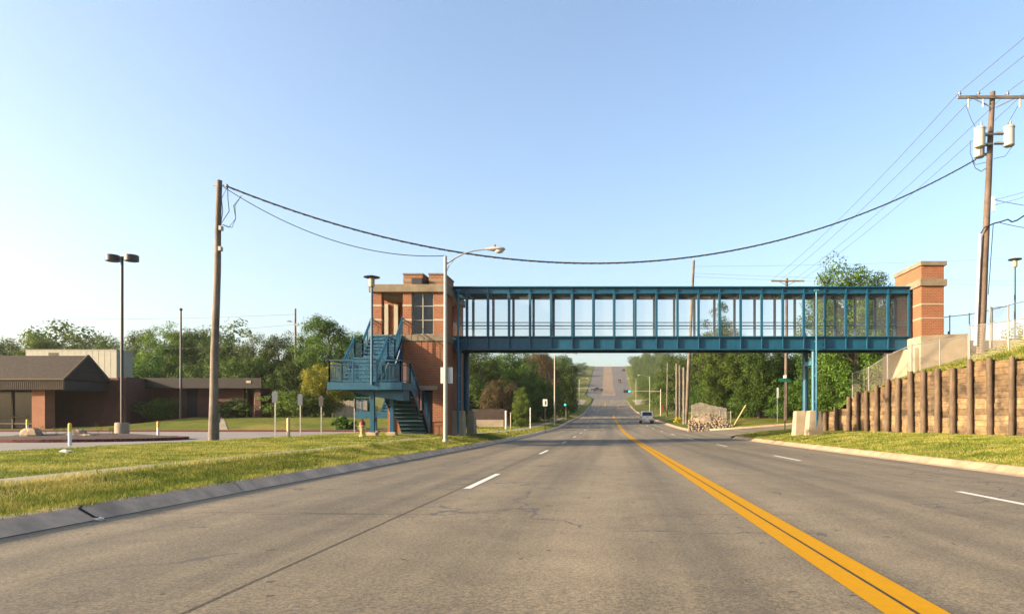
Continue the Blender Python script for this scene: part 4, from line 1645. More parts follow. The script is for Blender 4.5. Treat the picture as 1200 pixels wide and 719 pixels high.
wood_pole('utility_pole', 'brown wooden pole just left of the second street lamp', tuple(at(644, 489, 100)), tuple(at(644, 436, 100)), .17, .13, POLEB)
mp_ = wood_pole('utility_pole', 'thin brown utility pole with a lamp bracket behind the school lawn', tuple(at(346, 478, 84)), tuple(at(346.3, 361.5, 84)), .16, .10, POLEB)
b = MB()
q = at(346, 377, 84)
b.bar(q + Vector((-.9, -.1, .05)), q + Vector((0, -.1, -.1)), .05, .05)
b.blob(q + Vector((-.75, -.1, .08)), .35, .14, .08, .05, 2)
b.box(q.x + .1, q.x + .45, q.y - .2, q.y, q.z - .5, q.z - .2)
b.bar(q + Vector((-1.0, -.12, -1.7)), q + Vector((.6, -.12, -1.75)), .06, .06)
b.build('lamp_bracket', GALVD, mp_)


def catenary(p, q, sag, n=40):
    p, q = Vector(p), Vector(q)
    return [p.lerp(q, t) - Vector((0, 0, 4 * sag * t * (1 - t))) for t in [i / n for i in range(n + 1)]]


def cable(label, runs, r, mat=WIRE, group=None, cat='cable'):
    b = MB()
    for p, q, s_ in runs:
        b.path(catenary(p, q, s_), r, 6)
    base = runs[0][0]
    o = b.build('overhead_cable', mat, None, base, smooth=True)
    return tag(o, label, cat, group)


cable('thick black cable sagging across the road between the two tall poles', [(at(264, 217.5, 26.7), at(1143.5, 187, 33), 3.96)], .034)
# the lighter lashing that winds round the thick cable
ct = catenary(at(264, 217.5, 26.7), at(1143.5, 187, 33), 3.96, 700)
b = MB()
b.path([p + Vector((0, math.cos(i * .8) * .03, math.sin(i * .8) * .03)) for i, p in enumerate(ct)], .016, 4)
lash = b.build('cable_lashing', WIREG, None, ct[0])
tag(lash, 'grey lashing wire wound round the thick black cable over the road', 'lashing wire')
cable('thin cable sagging from the grey wooden pole to the nearest street lamp', [(at(262, 219, 26.7), at(522, 299.5, 28), .78)], .016)
for i, dx in enumerate(INS):
    pA = RT + Vector((dx, -.16, .25))
    pF = FT + Vector((dx * .93, -.16, .1))
    pN = RT + Vector((dx + .8, -40, .3))
    lab = ('power line on the outer left end of the transformer pole crossarm', 'power line on the inner left insulator of the transformer pole crossarm',
           'power line on the inner right insulator of the transformer pole crossarm', 'power line on the outer right end of the transformer pole crossarm')[i]
    cable(lab, [(pA, pF, .5), (pA, pN, .3)], .013, WIREG, 'power lines along the right of the road')
q = at(1165, 234, 33)
cable('upper service wires leaving the transformer pole to the right', [(q, at(1260, 203, 30), .1), (q, at(1260, 246, 36), .1), (at(1166, 240, 33), at(1262, 207, 30), .1)], .014, WIREG)
cable('lower service wire leaving the transformer pole to the right', [(at(1172, 261, 33), at(1262, 273, 34), .1)], .016, WIREG)
cable('faint pair of wires beyond the bridge running to the right', [(at(813, 320, 88), at(1300, 328, 88), .4), (at(813, 324, 88), at(1300, 333, 88), .4), (at(813, 312, 88), at(1300, 296, 88), .4)], .012, WIREG)
cable('faint pair of wires in front of the wood behind the brick building', [(at(346.5, 380, 84), at(-60, 404, 84), .3), (at(346.5, 402, 84), at(-60, 412, 84), .3), (at(346.5, 368, 84), at(-60, 372, 84), .4)], .014, WIREG)
for yy_, z_ in ((300, 20.5), (420, 32.0), (560, 52.5)):
    lab = {300: 'nearest wire crossing high over the far intersection', 420: 'wire crossing over the far road half way up the hill', 560: 'wire crossing over the road near the far crest'}[yy_]
    cable(lab, [(Vector((-40, yy_, z_)), Vector((45, yy_, z_)), .8)], .03, WIRE, 'wires crossing over the far road')


def street_lamp(label, foot, htop, arm, group, pole_r=.085, sign=False, near=False):
    root = thing('street_lamp', label, 'street lamp', foot, group)
    f = Vector(foot)
    t = f + Vector((0, 0, htop))
    b = MB()
    b.path([f - Vector((0, 0, .2)), f, t], [pole_r, pole_r, pole_r * .72], 14)
    b.lathe(f, [(pole_r * 1.5, -.1), (pole_r * 1.45, .04), (pole_r * 1.05, .1)], 14)
    b.build('pole', ALUM, root, smooth=True)
    b = MB()
    a0 = t - Vector((0, 0, .35))
    b.path([a0, a0 + Vector((arm * .22, 0, .26)), a0 + Vector((arm * .45, 0, .47)), a0 + Vector((arm * .7, 0, .58)), a0 + Vector((arm, 0, .64))], .028, 8)
    c0 = t - Vector((0, 0, .72))
    b.path([c0, c0 + Vector((arm * .10, 0, .38)), c0 + Vector((arm * .24, 0, .66)), c0 + Vector((arm * .4, 0, .82))], .014, 6)
    b.build('arm', GALVD, root, smooth=True)
    h = a0 + Vector((arm, 0, .64))
    b = MB()
    prof_ = [(-.14, .04), (0, .09), (.2, .14), (.45, .15), (.62, .12), (.70, .05)]
    n = 12
    vs = []
    for dx, rr in prof_:
        for k in range(n):
            a = 2 * math.pi * k / n
            vs.append(h + Vector((dx, math.cos(a) * rr, math.sin(a) * rr * .62)))
    fs = [(i * n + k, i * n + (k + 1) % n, (i + 1) * n + (k + 1) % n, (i + 1) * n + k) for i in range(len(prof_) - 1) for k in range(n)]
    fs += [tuple(range(n))[::-1], tuple(range((len(prof_) - 1) * n, len(prof_) * n))]
    b.add(vs, fs)
    hd = b.build('lamp_head', ALUM, root, smooth=True)
    b = MB()
    b.blob(h + Vector((.45, 0, -.07)), .19, .125, .11, 0, 1)
    b.build('lens', LENS, hd, smooth=True)
    b = MB()
    b.lathe(h + Vector((.28, 0, .09)), [(.035, 0), (.035, .09)], 8)
    b.build('photocell', BLACK, hd)
    return root


GS = 'street lamps along the left verge'
s1 = street_lamp('nearest street lamp, its tall cream pole in front of the brick stair tower', tuple(at(522, 517, 28)), 217 * 28 / F, 1.75, GS)
f = at(522, 517, 28)
b = MB()
b.box(f.x - .22, f.x + .28, 28.09, 28.10, (CY - 449) * 28.1 / F, (CY - 430) * 28.1 / F)
b.build('sign_plate', SIGNB, s1, bevel=.01)
street_lamp('second street lamp, seen below the bridge on the left verge', tuple(at(650, 497.3, 86)), 8.75, 2.2, GS, .10)
street_lamp('third street lamp on the left, with its head above the far wood edge', (-8.2, 150, gz(-8.2, 150)), 8.9, 2.2, GS, .09)
street_lamp('fourth and farthest street lamp on the left of the road', (-8.4, 215, gz(-8.4, 215)), 9, 2.2, GS, .09)


def right_lamp(label, X, Y):
    r_ = street_lamp(label, (0, 0, 0), 9, 2.2, 'street lamps along the right verge', .09)
    r_.location = (X, Y, gz(X, Y))
    r_.rotation_euler.z = math.pi
    return r_


right_lamp('nearer of the two street lamps on the right beyond the bridge', 10.6, 165)
right_lamp('farther of the two street lamps on the right beyond the bridge', 10.6, 240)


def ped_lamp(label, foot, h, r, group):
    root = thing('walkway_lamp', label, 'lamp post', foot, group)
    f = Vector(foot)
    b = MB()
    b.path([f, f + Vector((0, 0, h - .45))], .05, 10)
    b.build('pole', BLUE, root, smooth=True)
    b = MB()
    b.lathe(f + Vector((0, 0, h - .45)), [(.10, 0), (.12, .05), (.12, .36), (.08, .4)], 12)
    b.build('lantern', CREAM, root, smooth=True)
    b = MB()
    b.lathe(f + Vector((0, 0, h - .05)), [(.06, -.02), (.33, -.01), (.34, .02), (.05, .09)], 18)
    b.build('disc_shade', BRONZE, root, smooth=True)


GW = 'disc-topped walkway lamps'
xx_ = (435.7 - CX) * 28.9 / F
ped_lamp('disc-topped lamp on a blue pole in front of the blue staircase', (xx_, 28.9, LAND - .1), (CY - 323.5) * 28.9 / F - LAND + .1, .3, GW)
xx_ = (1196 - CX) * 36 / F
ped_lamp('disc-topped lamp at the right edge beyond the walkway railing', (xx_, 36.5, 4.0), (CY - 303) * 36.5 / F - 4.0, .3, GW)

pk_ = at(143, 514, 31.7)
pk_.z = -.95
root = thing('parking_lamp', 'twin-headed parking lot lamp on a round concrete base', 'lamp post', pk_)
b = MB()
b.lathe(pk_, [(.29, -.1), (.29, .72), (.26, .76)], 18)
b.build('concrete_base', CONC, root, smooth=True)
b = MB()
zt = (CY - 303) * 31.7 / F
b.path([pk_ + Vector((0, 0, .76)), Vector((pk_.x, pk_.y, zt + .1))], .065, 10)
b.path([Vector((pk_.x - .2, pk_.y, zt)), Vector((pk_.x + .2, pk_.y, zt))], .035, 8)
b.build('pole', BRONZE, root, smooth=True)
for s_ in (-1, 1):
    b = MB()
    c = Vector((pk_.x + s_ * .44, pk_.y, zt - .13))
    b.lathe(c, [(.24, 0), (.30, .02), (.30, .27), (.26, .30)], 20)
    b.build('lamp_head', BRONZE, root, smooth=True)

# flagpole
fpz = gz((212 - CX) * 58 / F, 58)
fx = (212 - CX) * 58 / F
root = thing('flagpole', 'bare flagpole standing on the school lawn', 'flagpole', (fx, 58, fpz))
b = MB()
b.path([(fx, 58, fpz), (fx, 58, (CY - 364) * 58 / F)], [.12, .07], 10)
b.build('pole', BRONZE, root, smooth=True)
b = MB()
b.blob((fx, 58, (CY - 362.5) * 58 / F), .13, .13, .13, 0, 1)
b.build('ball_finial', BRONZE, root, smooth=True)

# sign posts, bollards, hydrant
for px, yt, yp, yb_, Y, m_, lab in ((322.5, 458, 471.5, 513.5, 30.5, SIGND, 'back of a grey-blue sign on a post, leftmost of the lot edge signs'),
                                    (352, 461.5, 474.5, 511.5, 33.7, SIGND, 'second grey-blue sign back from the left on the lot edge'),
                                    (376.5, 464, 475.5, 510, 36.6, BRONZE, 'dark brown sign back on a pale post below the yellow-green tree'),
                                    (415.3, 467, 478, 508.7, 40, SIGND, 'thin sign seen edge-on beside the blue staircase and hydrant')):
    f = at(px, yb_, Y)
    f.z = gz(f.x, Y)
    root = thing('parking_sign', lab, 'sign', f, 'signs along the lot edge')
    b = MB()
    b.bar(f - Vector((0, 0, .1)), (f.x, Y, (CY - yt) * Y / F), .055, .03)
    b.build('post', GALV, root)
    w = .12 if px < 410 else .03
    b = MB()
    b.box(f.x - w, f.x + w, Y - .035, Y - .028, (CY - yp) * Y / F, (CY - yt - .5) * Y / F)
    b.build('sign_plate', m_, root)


def bollard(px, yt, Y, base, label, body, cap, r=.055):
    x = (px - CX) * Y / F
    zt = (CY - yt) * Y / F
    root = thing('bollard', label, 'bollard', (x, Y, base), 'bollards round the parking lot')
    b = MB()
    if cap is None:
        b.lathe((x, Y, base), [(r, -.1), (r, zt - base - .03), (r * .7, zt - base), (.01, zt - base + .01)], 12)
        b.build('post', body, root, smooth=True)
        return
    zc = zt - (zt - base) * .36
    b.lathe((x, Y, base), [(r, -.1), (r, zc - base)], 12)
    b.build('post', body, root, smooth=True)
    b = MB()
    b.lathe((x, Y, zc), [(r + .004, 0), (r + .004, zt - zc - .03), (r * .7, zt - zc), (.01, zt - zc + .01)], 12)
    b.build('yellow_sleeve', cap, root, smooth=True)


bollard(32, 491, 36, -.90, 'yellow-topped white bollard behind the left boulder', WHITE, YELLOW)
bollard(82, 495.5, 23.9, -.95, 'yellow-topped white bollard in front of the mulch bed', WHITE, YELLOW)
bollard(185.3, 493.3, 33, -.95, 'yellow-topped white bollard right of the parking lamp base', WHITE, YELLOW)
bollard(338, 489.5, 27.8, gz(-12.9, 27.8), 'plain faded yellow bollard on the grass between the signs', YELLOWP, None, .065)

hx, hy = (424.5 - CX) * 28.4 / F, 28.4
hz = gz(hx, hy)
root = thing('fire_hydrant', 'cream hydrant with dull red cap beside the blue stair', 'fire hydrant', (hx, hy, hz))
b = MB()
b.lathe((hx, hy, hz), [(.15, -.05), (.15, .05), (.10, .07), (.10, .40), (.135, .42), (.135, .47), (.11, .49)], 16)
b.path([(hx - .17, hy, hz + .34), (hx + .17, hy, hz + .34)], .05, 10)
b.path([(hx, hy - .18, hz + .30), (hx, hy, hz + .30)], .065, 10)
b.build('barrel', HYDR, root, smooth=True)
b = MB()
b.lathe((hx, hy, hz + .49), [(.13, 0), (.125, .08), (.09, .15), (.035, .19), (.035, .25), (.01, .26)], 16)
b.build('bonnet', RED, root, smooth=True)
mx_, my_ = (255.3 - CX) * 26.9 / F, 26.9
b = MB()
b.box(mx_ - .035, mx_ + .035, my_ - .05, my_ + .05, gz(mx_, my_) - .1, .20)
b.box(mx_ - .05, mx_ + .06, my_ - .07, my_ + .07, -.15, .22)
tag(b.build('cable_pedestal', BOXG, None, (mx_, my_, -.9)), 'slim grey-green cable box at the foot of the grey wooden pole', 'cable box')

# mulch island
ring = []
for k in range(28):
    a = 2 * math.pi * k / 28
    ring.append(Vector((-23.3 + 4.5 * math.cos(a), 30.1 + 3.3 * math.sin(a), 0)))
b = MB()
n = len(ring)
vs, fs = [], []
cc = Vector((-23.3, 30.1, 0))
for sc0, z_ in ((1.0, -1.0), (1.0, -.83), (.955, -.82), (.95, -.87)):
    vs += [Vector((cc.x + (p.x - cc.x) * sc0, cc.y + (p.y - cc.y) * sc0, z_)) for p in ring]
fs = [(i * n + k, i * n + (k + 1) % n, (i + 1) * n + (k + 1) % n, (i + 1) * n + k) for i in range(3) for k in range(n)]
b.add(vs, fs)
b.build('island_kerb', REDP)['kind'] = 'structure'
vs = []
fs = []
m_ = 8
for i in range(m_ + 1):
    t = 1 - i / m_
    for p in ring:
        h = -.87 + .20 * (1 - t * t) + random.uniform(-.015, .03)
        vs.append((cc.x + (p.x - cc.x) * .95 * max(t, .01), cc.y + (p.y - cc.y) * .95 * max(t, .01), h))
fs = [(i * n + k, i * n + (k + 1) % n, (i + 1) * n + (k + 1) % n, (i + 1) * n + k) for i in range(m_) for k in range(n)]
b = MB()
b.add(vs, fs)
b.build('mulch_bed', MULCH)['kind'] = 'structure'
for px, py, Y, rx, ry, rz, sd, lab in ((36, 509, 28.6, .44, .3, .30, 3, 'squarish tan boulder at the left of the mulch bed'),
                                       (90, 509.5, 29.4, .40, .3, .26, 5, 'slanted tan boulder behind the middle bollard'),
                                       (103, 512, 29.0, .34, .3, .17, 8, 'low dark boulder right of the slanted tan one')):
    c = at(px, py, Y)
    b = MB()
    b.blob(c, rx, ry, rz, .16, sd, 9, 6)
    o = b.build('boulder', ROCK, None, (c.x, c.y, c.z - rz * .8))
    tag(o, lab, 'boulder', 'boulders on the mulch bed')
for px, Y, h, lab in ((50, 30, .5, 'small green plant beside the left boulder'), (65, 29, .45, 'bushy green plant between the two boulders'), (77, 30.5, .35, 'small dark plant just left of the middle bollard'),
                      (115, 30.6, .6, 'thin dry plant right of the boulders'), (129, 29.6, .4, 'small upright plant left of the parking lamp base')):
    bush(lab, (px - CX) * Y / F, Y, .16, .16, h, LEAF_M, 'small plants in the mulch bed', 'shrub', 'plant', base=-.82, n=9, per=16, leaf=.10)

# litter on the lawn
lx_, ly_ = (78 - CX) * 16.4 / F, 16.4
b = MB()
b.blob((lx_, ly_, gz(lx_, ly_) + .05), .14, .09, .04, .35, 4)
tag(b.build('crumpled_paper', WHITE, None, (lx_, ly_, gz(lx_, ly_))), 'crumpled white paper lying on the left lawn', 'litter')

lx_, ly_ = -5.52, 7.45
b = MB()
b.blob((lx_, ly_, float(prof(ly_)) + .02), .05, .035, .02, .4, 9)
tag(b.build('paper_scrap', WHITE, None, (lx_, ly_, float(prof(ly_)))), 'small white scrap lying in the left gutter', 'litter')

# ------------------------------------------------------------------ low brick building
sc = thing('school_building', 'low brown-roofed brick building with a gabled entrance and pale rooftop cladding', 'building', (-45, 60, -.9))
YS = 54.0
ex = lambda px: (px - CX) * YS / F
ez = lambda py: (CY - py) * YS / F
xr_ = ex(75)
xl_ = -75
# canopy roof
ze, zr_ = ez(444), (CY - 416.5) * 56.4 / F
b = MB()
b.prism([(xl_, YS - .1, ze), (xl_, 56.4, zr_), (xl_, 58.9, ez(444) + .1), (xl_, 58.9, ez(444) - .02), (xl_, YS - .1, ze - .02)], (xr_ - xl_ + .08, 0, 0))
b.build('shingle_roof', SHINGLE, sc)
b = MB()
b.bar((xr_ + .1, YS - .1, ze + .02), (xr_ + .1, 56.4, zr_ + .02), .08, .16)
b.bar((xr_ + .1, 56.4, zr_ + .02), (xr_ + .1, 58.9, ze + .12), .08, .16)
b.box(xl_, xr_ + .1, YS - .16, YS - .1, ze - .06, ze + .05)
b.build('roof_trim', FASCIA, sc)
b = MB()
z1_ = ez(456.3)
b.box(xl_, xr_, YS, YS + .08, z1_, ze - .07)
x = xl_
while x < xr_ - .1:
    if x > -50:
        b.box(x, x + .05, YS - .035, YS - .001, z1_, ze - .07)
    x += .16
b.build('ribbed_fascia', FASCIA, sc)
b = MB()
b.box(xr_ - .08, xr_ - .002, YS + .081, 58.8, z1_, ze - .08)
b.box(xl_, xr_ - .1, YS + .1, 58.8, z1_ + .02, z1_ + .08)
b.build('side_fascia', FASCIAD, sc)
b = MB()
b.box(ex(31), ex(46.5), YS + .5, YS + 1.5, -1, z1_ + .02)
b.build('brick_column', BRICK, sc)
b = MB()
b.box(-75, xr_ + 1.0, 58.9, 59.3, -1, 3.5)
b.box(xr_ + 1.0, (148 - CX) * 58.6 / F, 58.6, 62, -1, (CY - 441.5) * 58.6 / F)
b.build('front_wall', BRICKD, sc)
b = MB()
b.box(-75, ex(29.5), 56.6, 56.64, -.9, z1_ + .02)
gl = b.build('entrance_glazing', GLASS, sc)
b = MB()
for px in (-40, -18, 8.5, 29.5):
    b.box(ex(px) - .06, ex(px) + .06, 56.5, 56.59, -.9, z1_ + .02)
for py in (488, 496):
    b.box(-75, ex(29.5), 56.52, 56.585, (CY - py) * 56.5 / F - .05, (CY - py) * 56.5 / F + .05)
b.build('frame', FASCIA, gl)
# flat-roofed wing
Yw = 62.0
wxl, wxr = (148 - CX) * 58.6 / F, (306 - CX) * 61 / F
b = MB()
zfa, zfb = (CY - 454.5) * 61 / F, (CY - 442.5) * 61 / F
b.box(wxl - .5, wxr, 61.0, 61.08, zfa, zfb)
xbk = (304 - CX) * 72 / F
b.prism([(wxl - .5, 61.081, zfb - .12), (wxr - .01, 61.081, zfb - .12), (xbk, 72, zfb - .12), (wxl - .5, 72, zfb - .12)], (0, 0, .1))
b.prism([(wxr - .08, 61.081, zfa), (wxr - .01, 61.081, zfa), (xbk, 72, zfa), (xbk - .07, 72, zfa)], (0, 0, zfb - .13 - zfa))
b.build('flat_fascia', FASCIAD, sc)
b = MB()
b.box(wxl + .01, (286 - CX) * Yw / F, Yw, Yw + .3, -1, zfa + .1)
b.box((276 - CX) * Yw / F, (306 - CX) * Yw / F, Yw + 2.0, Yw + 2.3, -1, zfa + .1)
b.prism([((302.5 - CX) * Yw / F, Yw - .6, -1), (wxr - .25, Yw - .6, -1), (xbk - .3, 71.8, -1), (xbk - 1.2, 71.8, -1)], (0, 0, zfa + 1.1))
b.build('wing_wall', BRICKD, sc)
b = MB()
b.box((219 - CX) * Yw / F, (231 - CX) * Yw / F, Yw - .03, Yw - .002, -.85, zfa)
b.build('wing_door', FASCIAD, sc)
b = MB()
b.box((302 - CX) * 61 / F - 1.0, (302 - CX) * 61 / F - .6, 60.95, 60.998, zfb - .45, zfb - .25)
b.build('wall_light', CREAM, sc)
# rooftop cladding
px0, px1, Yp = (30 - CX) * 70 / F, (136.5 - CX) * 70 / F, 70.0
b = MB()
b.box(px0, px1, Yp, Yp + 2.4, 3.3, (CY - 410) * Yp / F)
ph = b.build('rooftop_plant_screen', PANELG, sc)
b = MB()
k = px0
while k < px1:
    b.box(k, k + .025, Yp - .012, Yp - .001, 3.3, (CY - 410) * Yp / F - .05)
    k += .62
b.box(px0 - .04, px1 + .04, Yp - .05, Yp + 2.45, (CY - 410) * Yp / F + .001, (CY - 409.3) * Yp / F)
b.build('panel_seam', CREAM, ph)
b = MB()
b.box((57 - CX) * Yp / F, (68 - CX) * Yp / F, Yp - .04, Yp - .014, (CY - 417.5) * Yp / F, (CY - 413) * Yp / F)
b.build('louvre', FASCIA, ph)

# grey fence and low wall under the yellow-green tree
b = MB()
for k in range(20):
    x = (392 - CX) * 66 / F + k * .16
    b.box(x, x + .13, 66, 66.04, gz(x, 66), (CY - 469 + random.uniform(-1, 1)) * 66 / F)
tag(b.build('board_fence', FENCEW, None, ((405 - CX) * 66 / F, 66, -.8)), 'grey board fence glimpsed under the yellow-green tree', 'fence')

# ------------------------------------------------------------------ below the bridge, left
b = MB()
for k in range(30):
    x = (553 - CX) * 74 / F + k * .118
    b.box(x, x + .105, 74, 74.04, gz(x, 74), (CY - 479 + random.uniform(-.4, .4)) * 74 / F)
tag(b.build('board_fence', FENCEB, None, ((570 - CX) * 74 / F, 74, -.8)), 'brown board fence below the bridge left of the sapling', 'fence')
b = MB()
b.box((556 - CX) * 72 / F, (590 - CX) * 72 / F, 72, 72.5, -1.2, (CY - 491.5) * 72 / F)
tag(b.build('low_wall', CONCW, None, ((570 - CX) * 72 / F, 72, -1)), 'low pale concrete edge in front of the brown board fence', 'wall')
for px, yt, yb_, Y, lab, m1 in ((593, 481.5, 495, 62, 'white marker post with a wide top left of the sapling', WHITE), (598.5, 483.5, 495, 62, 'thin pale marker post beside the white one', CREAM),
                                (621.5, 478, 494, 64, 'thin white marker post right of the sapling', WHITE)):
    f = at(px, yb_, Y)
    f.z = gz(f.x, Y)
    b = MB()
    r_ = .09 if px < 595 else .045
    b.lathe(f, [(r_, -.1), (r_, (CY - yt) * Y / F - f.z - .05), (r_ * 1.25, (CY - yt) * Y / F - f.z - .04), (r_ * .8, (CY - yt) * Y / F - f.z + .05)], 10)
    tag(b.build('marker_post', m1, None, f, smooth=True), lab, 'marker post', 'marker posts on the far left verge')
f = at(638.8, 498, 62)
f.z = gz(f.x, 62)
root = thing('road_sign', 'small white rectangular sign on a dark post left of the second street lamp', 'sign', f)
b = MB()
b.bar(f, (f.x, 62, (CY - 469) * 62 / F), .06, .05)
b.build('post', BRONZE, root)
b = MB()
b.box(f.x - .2, f.x + .2, 61.94, 61.96, (CY - 475.5) * 62 / F, (CY - 467.5) * 62 / F)
sp_ = b.build('sign_plate', WHITE, root)
b = MB()
b.box(f.x - .02, f.x + .10, 61.93, 61.938, (CY - 474) * 62 / F, (CY - 469.5) * 62 / F)
b.build('sign_symbol', FASCIA, sp_)


# traffic signals
def signal_head(b_parent, c, facing=-1, green=False, side=False):
    b = MB()
    b.box(c.x - .2, c.x + .2, c.y - .15, c.y + .1, c.z - .55, c.z + .55)
    h = b.build('signal_head', BLACK, b_parent)
    for i in range(3):
        b = MB()
        cz = c.z + .35 - i * .35
        b.lathe(Vector((0, 0, 0)), [(.125, 0), (.13, .01)], 12)
        vs = [(x + c.x, -z + c.y - .155, y + cz) for x, y, z in b.v]
        b.v = vs
        b.build('signal_lamp', LAMPG if (green and i == 2) else BRONZE, h)
    return h


f = at(774.3, 489.6, 138)
f.z = gz(f.x, 138)
root = thing('traffic_signal', 'right traffic signal with a long mast arm reaching over the far lanes', 'traffic signal', f)
b = MB()
zt = (CY - 455.5) * 138 / F
b.path([f, (f.x, 138, zt)], [.14, .11], 10)
b.build('pole', ALUM, root, smooth=True)
za = (CY - 458.3) * 138 / F
b = MB()
b.path([(f.x, 138, za), ((735 - CX) * 138 / F, 138, za + .08), ((731 - CX) * 138 / F, 138, za + .1)], [.08, .05, .05], 8)
b.build('mast_arm', ALUM, root, smooth=True)
c = Vector(((735 - CX) * 138 / F, 137.8, za))
b = MB()
b.box(c.x - .75, c.x + .5, c.y - .12, c.y + .12, za - .28, za + .28)
hd_ = b.build('signal_head', BLACK, root)
for i in range(3):
    b = MB()
    b.lathe((0, 0, 0), [(.15, 0), (.16, .01)], 12)
    b.v = [(x + c.x - .5 + .4 * i + .12, -z + c.y - .125, y + za) for x, y, z in b.v]
    b.build('signal_lamp', LAMPG if i == 2 else BRONZE, hd_)
b = MB()
b.box(f.x + .15, f.x + .5, 137.7, 137.9, (CY - 480) * 138 / F, (CY - 474.5) * 138 / F)
b.build('hand_signal', RED, root)
f = at(653.5, 487, 140)
f.z = gz(f.x, 140)
root = thing('traffic_signal', 'left traffic signal with a mast arm over the far left lanes', 'traffic signal', f)
b = MB()
b.path([f, (f.x, 140, (CY - 453) * 140 / F)], [.14, .11], 10)
b.build('pole', ALUM, root, smooth=True)
b = MB()
za = (CY - 455.3) * 140 / F
b.path([(f.x, 140, za), ((691 - CX) * 140 / F, 140, za + .1)], [.08, .05], 8)
b.build('mast_arm', ALUM, root, smooth=True)
signal_head(root, Vector(((655.8 - CX) * 140 / F, 139.7, (CY - 462) * 140 / F)))
f = at(663.3, 492, 115)
f.z = gz(f.x, 115)
root = thing('traffic_signal', 'short pedestal signal showing green on the left verge', 'traffic signal', f)
b = MB()
b.path([f, (f.x, 115, (CY - 476) * 115 / F)], .06, 8)
b.build('pole', CREAM, root, smooth=True)
c = Vector(((662.3 - CX) * 115 / F, 114.9, (CY - 474) * 115 / F))
b = MB()
b.box(c.x - .42, c.x + .28, c.y - .1, c.y + .1, c.z - .3, c.z + .3)
hd_ = b.build('signal_head', BLACK, root)
b = MB()
b.lathe((0, 0, 0), [(.16, 0), (.17, .01)], 12)
b.v = [(x + c.x, -z + c.y - .105, y + c.z) for x, y, z in b.v]
b.build('signal_lamp', LAMPG, hd_)
f = at(790.5, 489, 120)
f.z = gz(f.x, 120)
root = thing('traffic_signal', 'short pedestal signal with dark head beside the pole stubs', 'traffic signal', f)
b = MB()
b.path([f, (f.x, 120, (CY - 466) * 120 / F)], .07, 8)
b.build('pole', CREAM, root, smooth=True)
signal_head(root, Vector((f.x + .05, 119.9, (CY - 476) * 120 / F)))

# street name sign at the near corner
f = at(916.3, 501.5, 47)
f.z = gz(f.x, 46)
root = thing('street_name_sign', 'green street name sign on a dark post at the side street corner', 'sign', (f.x, 46.2, f.z))
b = MB()
b.path([(f.x, 46.2, f.z - .1), (f.x, 46.2, (CY - 441.5) * 46.2 / F)], .035, 8)
b.build('post', BRONZE, root, smooth=True)
b = MB()
b.box(f.x - .45, f.x + .40, 46.15, 46.16, (CY - 447) * 46.2 / F, (CY - 443) * 46.2 / F)
b.build('sign_blade', GREEN, root)
b = MB()
b.hexa([(f.x - .015, 45.85, (CY - 443) * 46.2 / F), (f.x + .015, 45.85, (CY - 443) * 46.2 / F), (f.x + .015, 46.6, (CY - 443) * 46.2 / F), (f.x - .015, 46.6, (CY - 443) * 46.2 / F)],
       [(f.x - .015, 45.85, (CY - 439.5) * 46.2 / F), (f.x + .015, 45.85, (CY - 439.5) * 46.2 / F), (f.x + .015, 46.6, (CY - 439.5) * 46.2 / F), (f.x - .015, 46.6, (CY - 439.5) * 46.2 / F)])
b.box(f.x - .11, f.x + .03, 46.13, 46.145, (CY - 442.7) * 46.2 / F, (CY - 439.2) * 46.2 / F)
b.build('cross_blade', SIGNB, root)
f = at(911, 494, 66.5)
f.z = gz(f.x, 66.5)
root = thing('road_sign', 'narrow grey sign seen edge-on beside the far crossarm pole', 'sign', f)
b = MB()
b.bar(f, (f.x, 66.5, (CY - 455) * 66.5 / F), .06, .05)
b.build('post', GALVD, root)
b = MB()
b.box(f.x - .07, f.x + .10, 66.4, 66.45, (CY - 466) * 66.5 / F, (CY - 454) * 66.5 / F)
b.build('sign_plate', SIGNB, root)

# rubble heap with a fence above it
b = MB()
rr = random.Random(12)
for row in range(8):
    x = 8.1 + .05 * row
    while x < 12.35:
        px = CX + x * F / 67
        ytop = np.interp(px, [804, 812, 824, 832, 842, 850, 855], [498, 489, 484, 482, 485, 490, 497])
        Y = 66.2 + row * .42 + rr.uniform(-.08, .08)
        z = gz(x, 66.2) + .08 + row * .20
        w_ = rr.uniform(.16, .30)
        if z < (CY - ytop) * 68 / F:
            b.blob((x, Y, z), w_ * .8, .24, rr.uniform(.11, .17), .3, int(row * 100 + x * 37), 7, 5)
        x += w_ * 1.35
b.blob((10.1, 69.0, -.9), 1.8, 1.7, 1.25, .06, 2, 14, 8)
tag(b.build('rubble', LIME, None, (10.2, 68, -1)), 'sloping bank of pale limestone rubble at the far corner of the side street', 'rubble', None, 'stuff')
fr_ = thing('board_fence', 'weathered grey board fence standing behind the limestone rubble heap', 'fence', ((835 - CX) * 72 / F, 72, -.2))
b = MB()
px = 810.0
while px < 851:
    yt = np.interp(px, [810, 820, 832, 851], [474, 471, 474, 478]) + rr.uniform(-.5, .5)
    X = (px - CX) * 72 / F
    b.box(X, X + .082, 72, 72.03, gz(X, 72) - .1, (CY - yt) * 72 / F)
    px += 1.4
b.build('boards', FENCEW, fr_)
b = MB()
for py in (478, 486):
    b.box((810 - CX) * 72 / F, (851 - CX) * 72 / F, 72.035, 72.1, (CY - py) * 72 / F - .04, (CY - py) * 72 / F + .04)
b.build('rail', FENCEW, fr_)
b = MB()
q0, q1 = at(844, 481, 70.5), at(856, 483, 70.5)
mesh_fence('wire_fence', 'short pale wire fence at the right end of the rubble heap', [tuple(at(843, 481, 70.5)), tuple(at(850, 482, 70.5)), tuple(at(856.5, 482, 70.5))],
           [(at(843, 481, 70.5).x, 70.5, -.6), (at(850, 482, 70.5).x, 70.5, -.6), (at(856.5, 482, 70.5).x, 70.5, -.8)], post_r=.05)
b = MB()
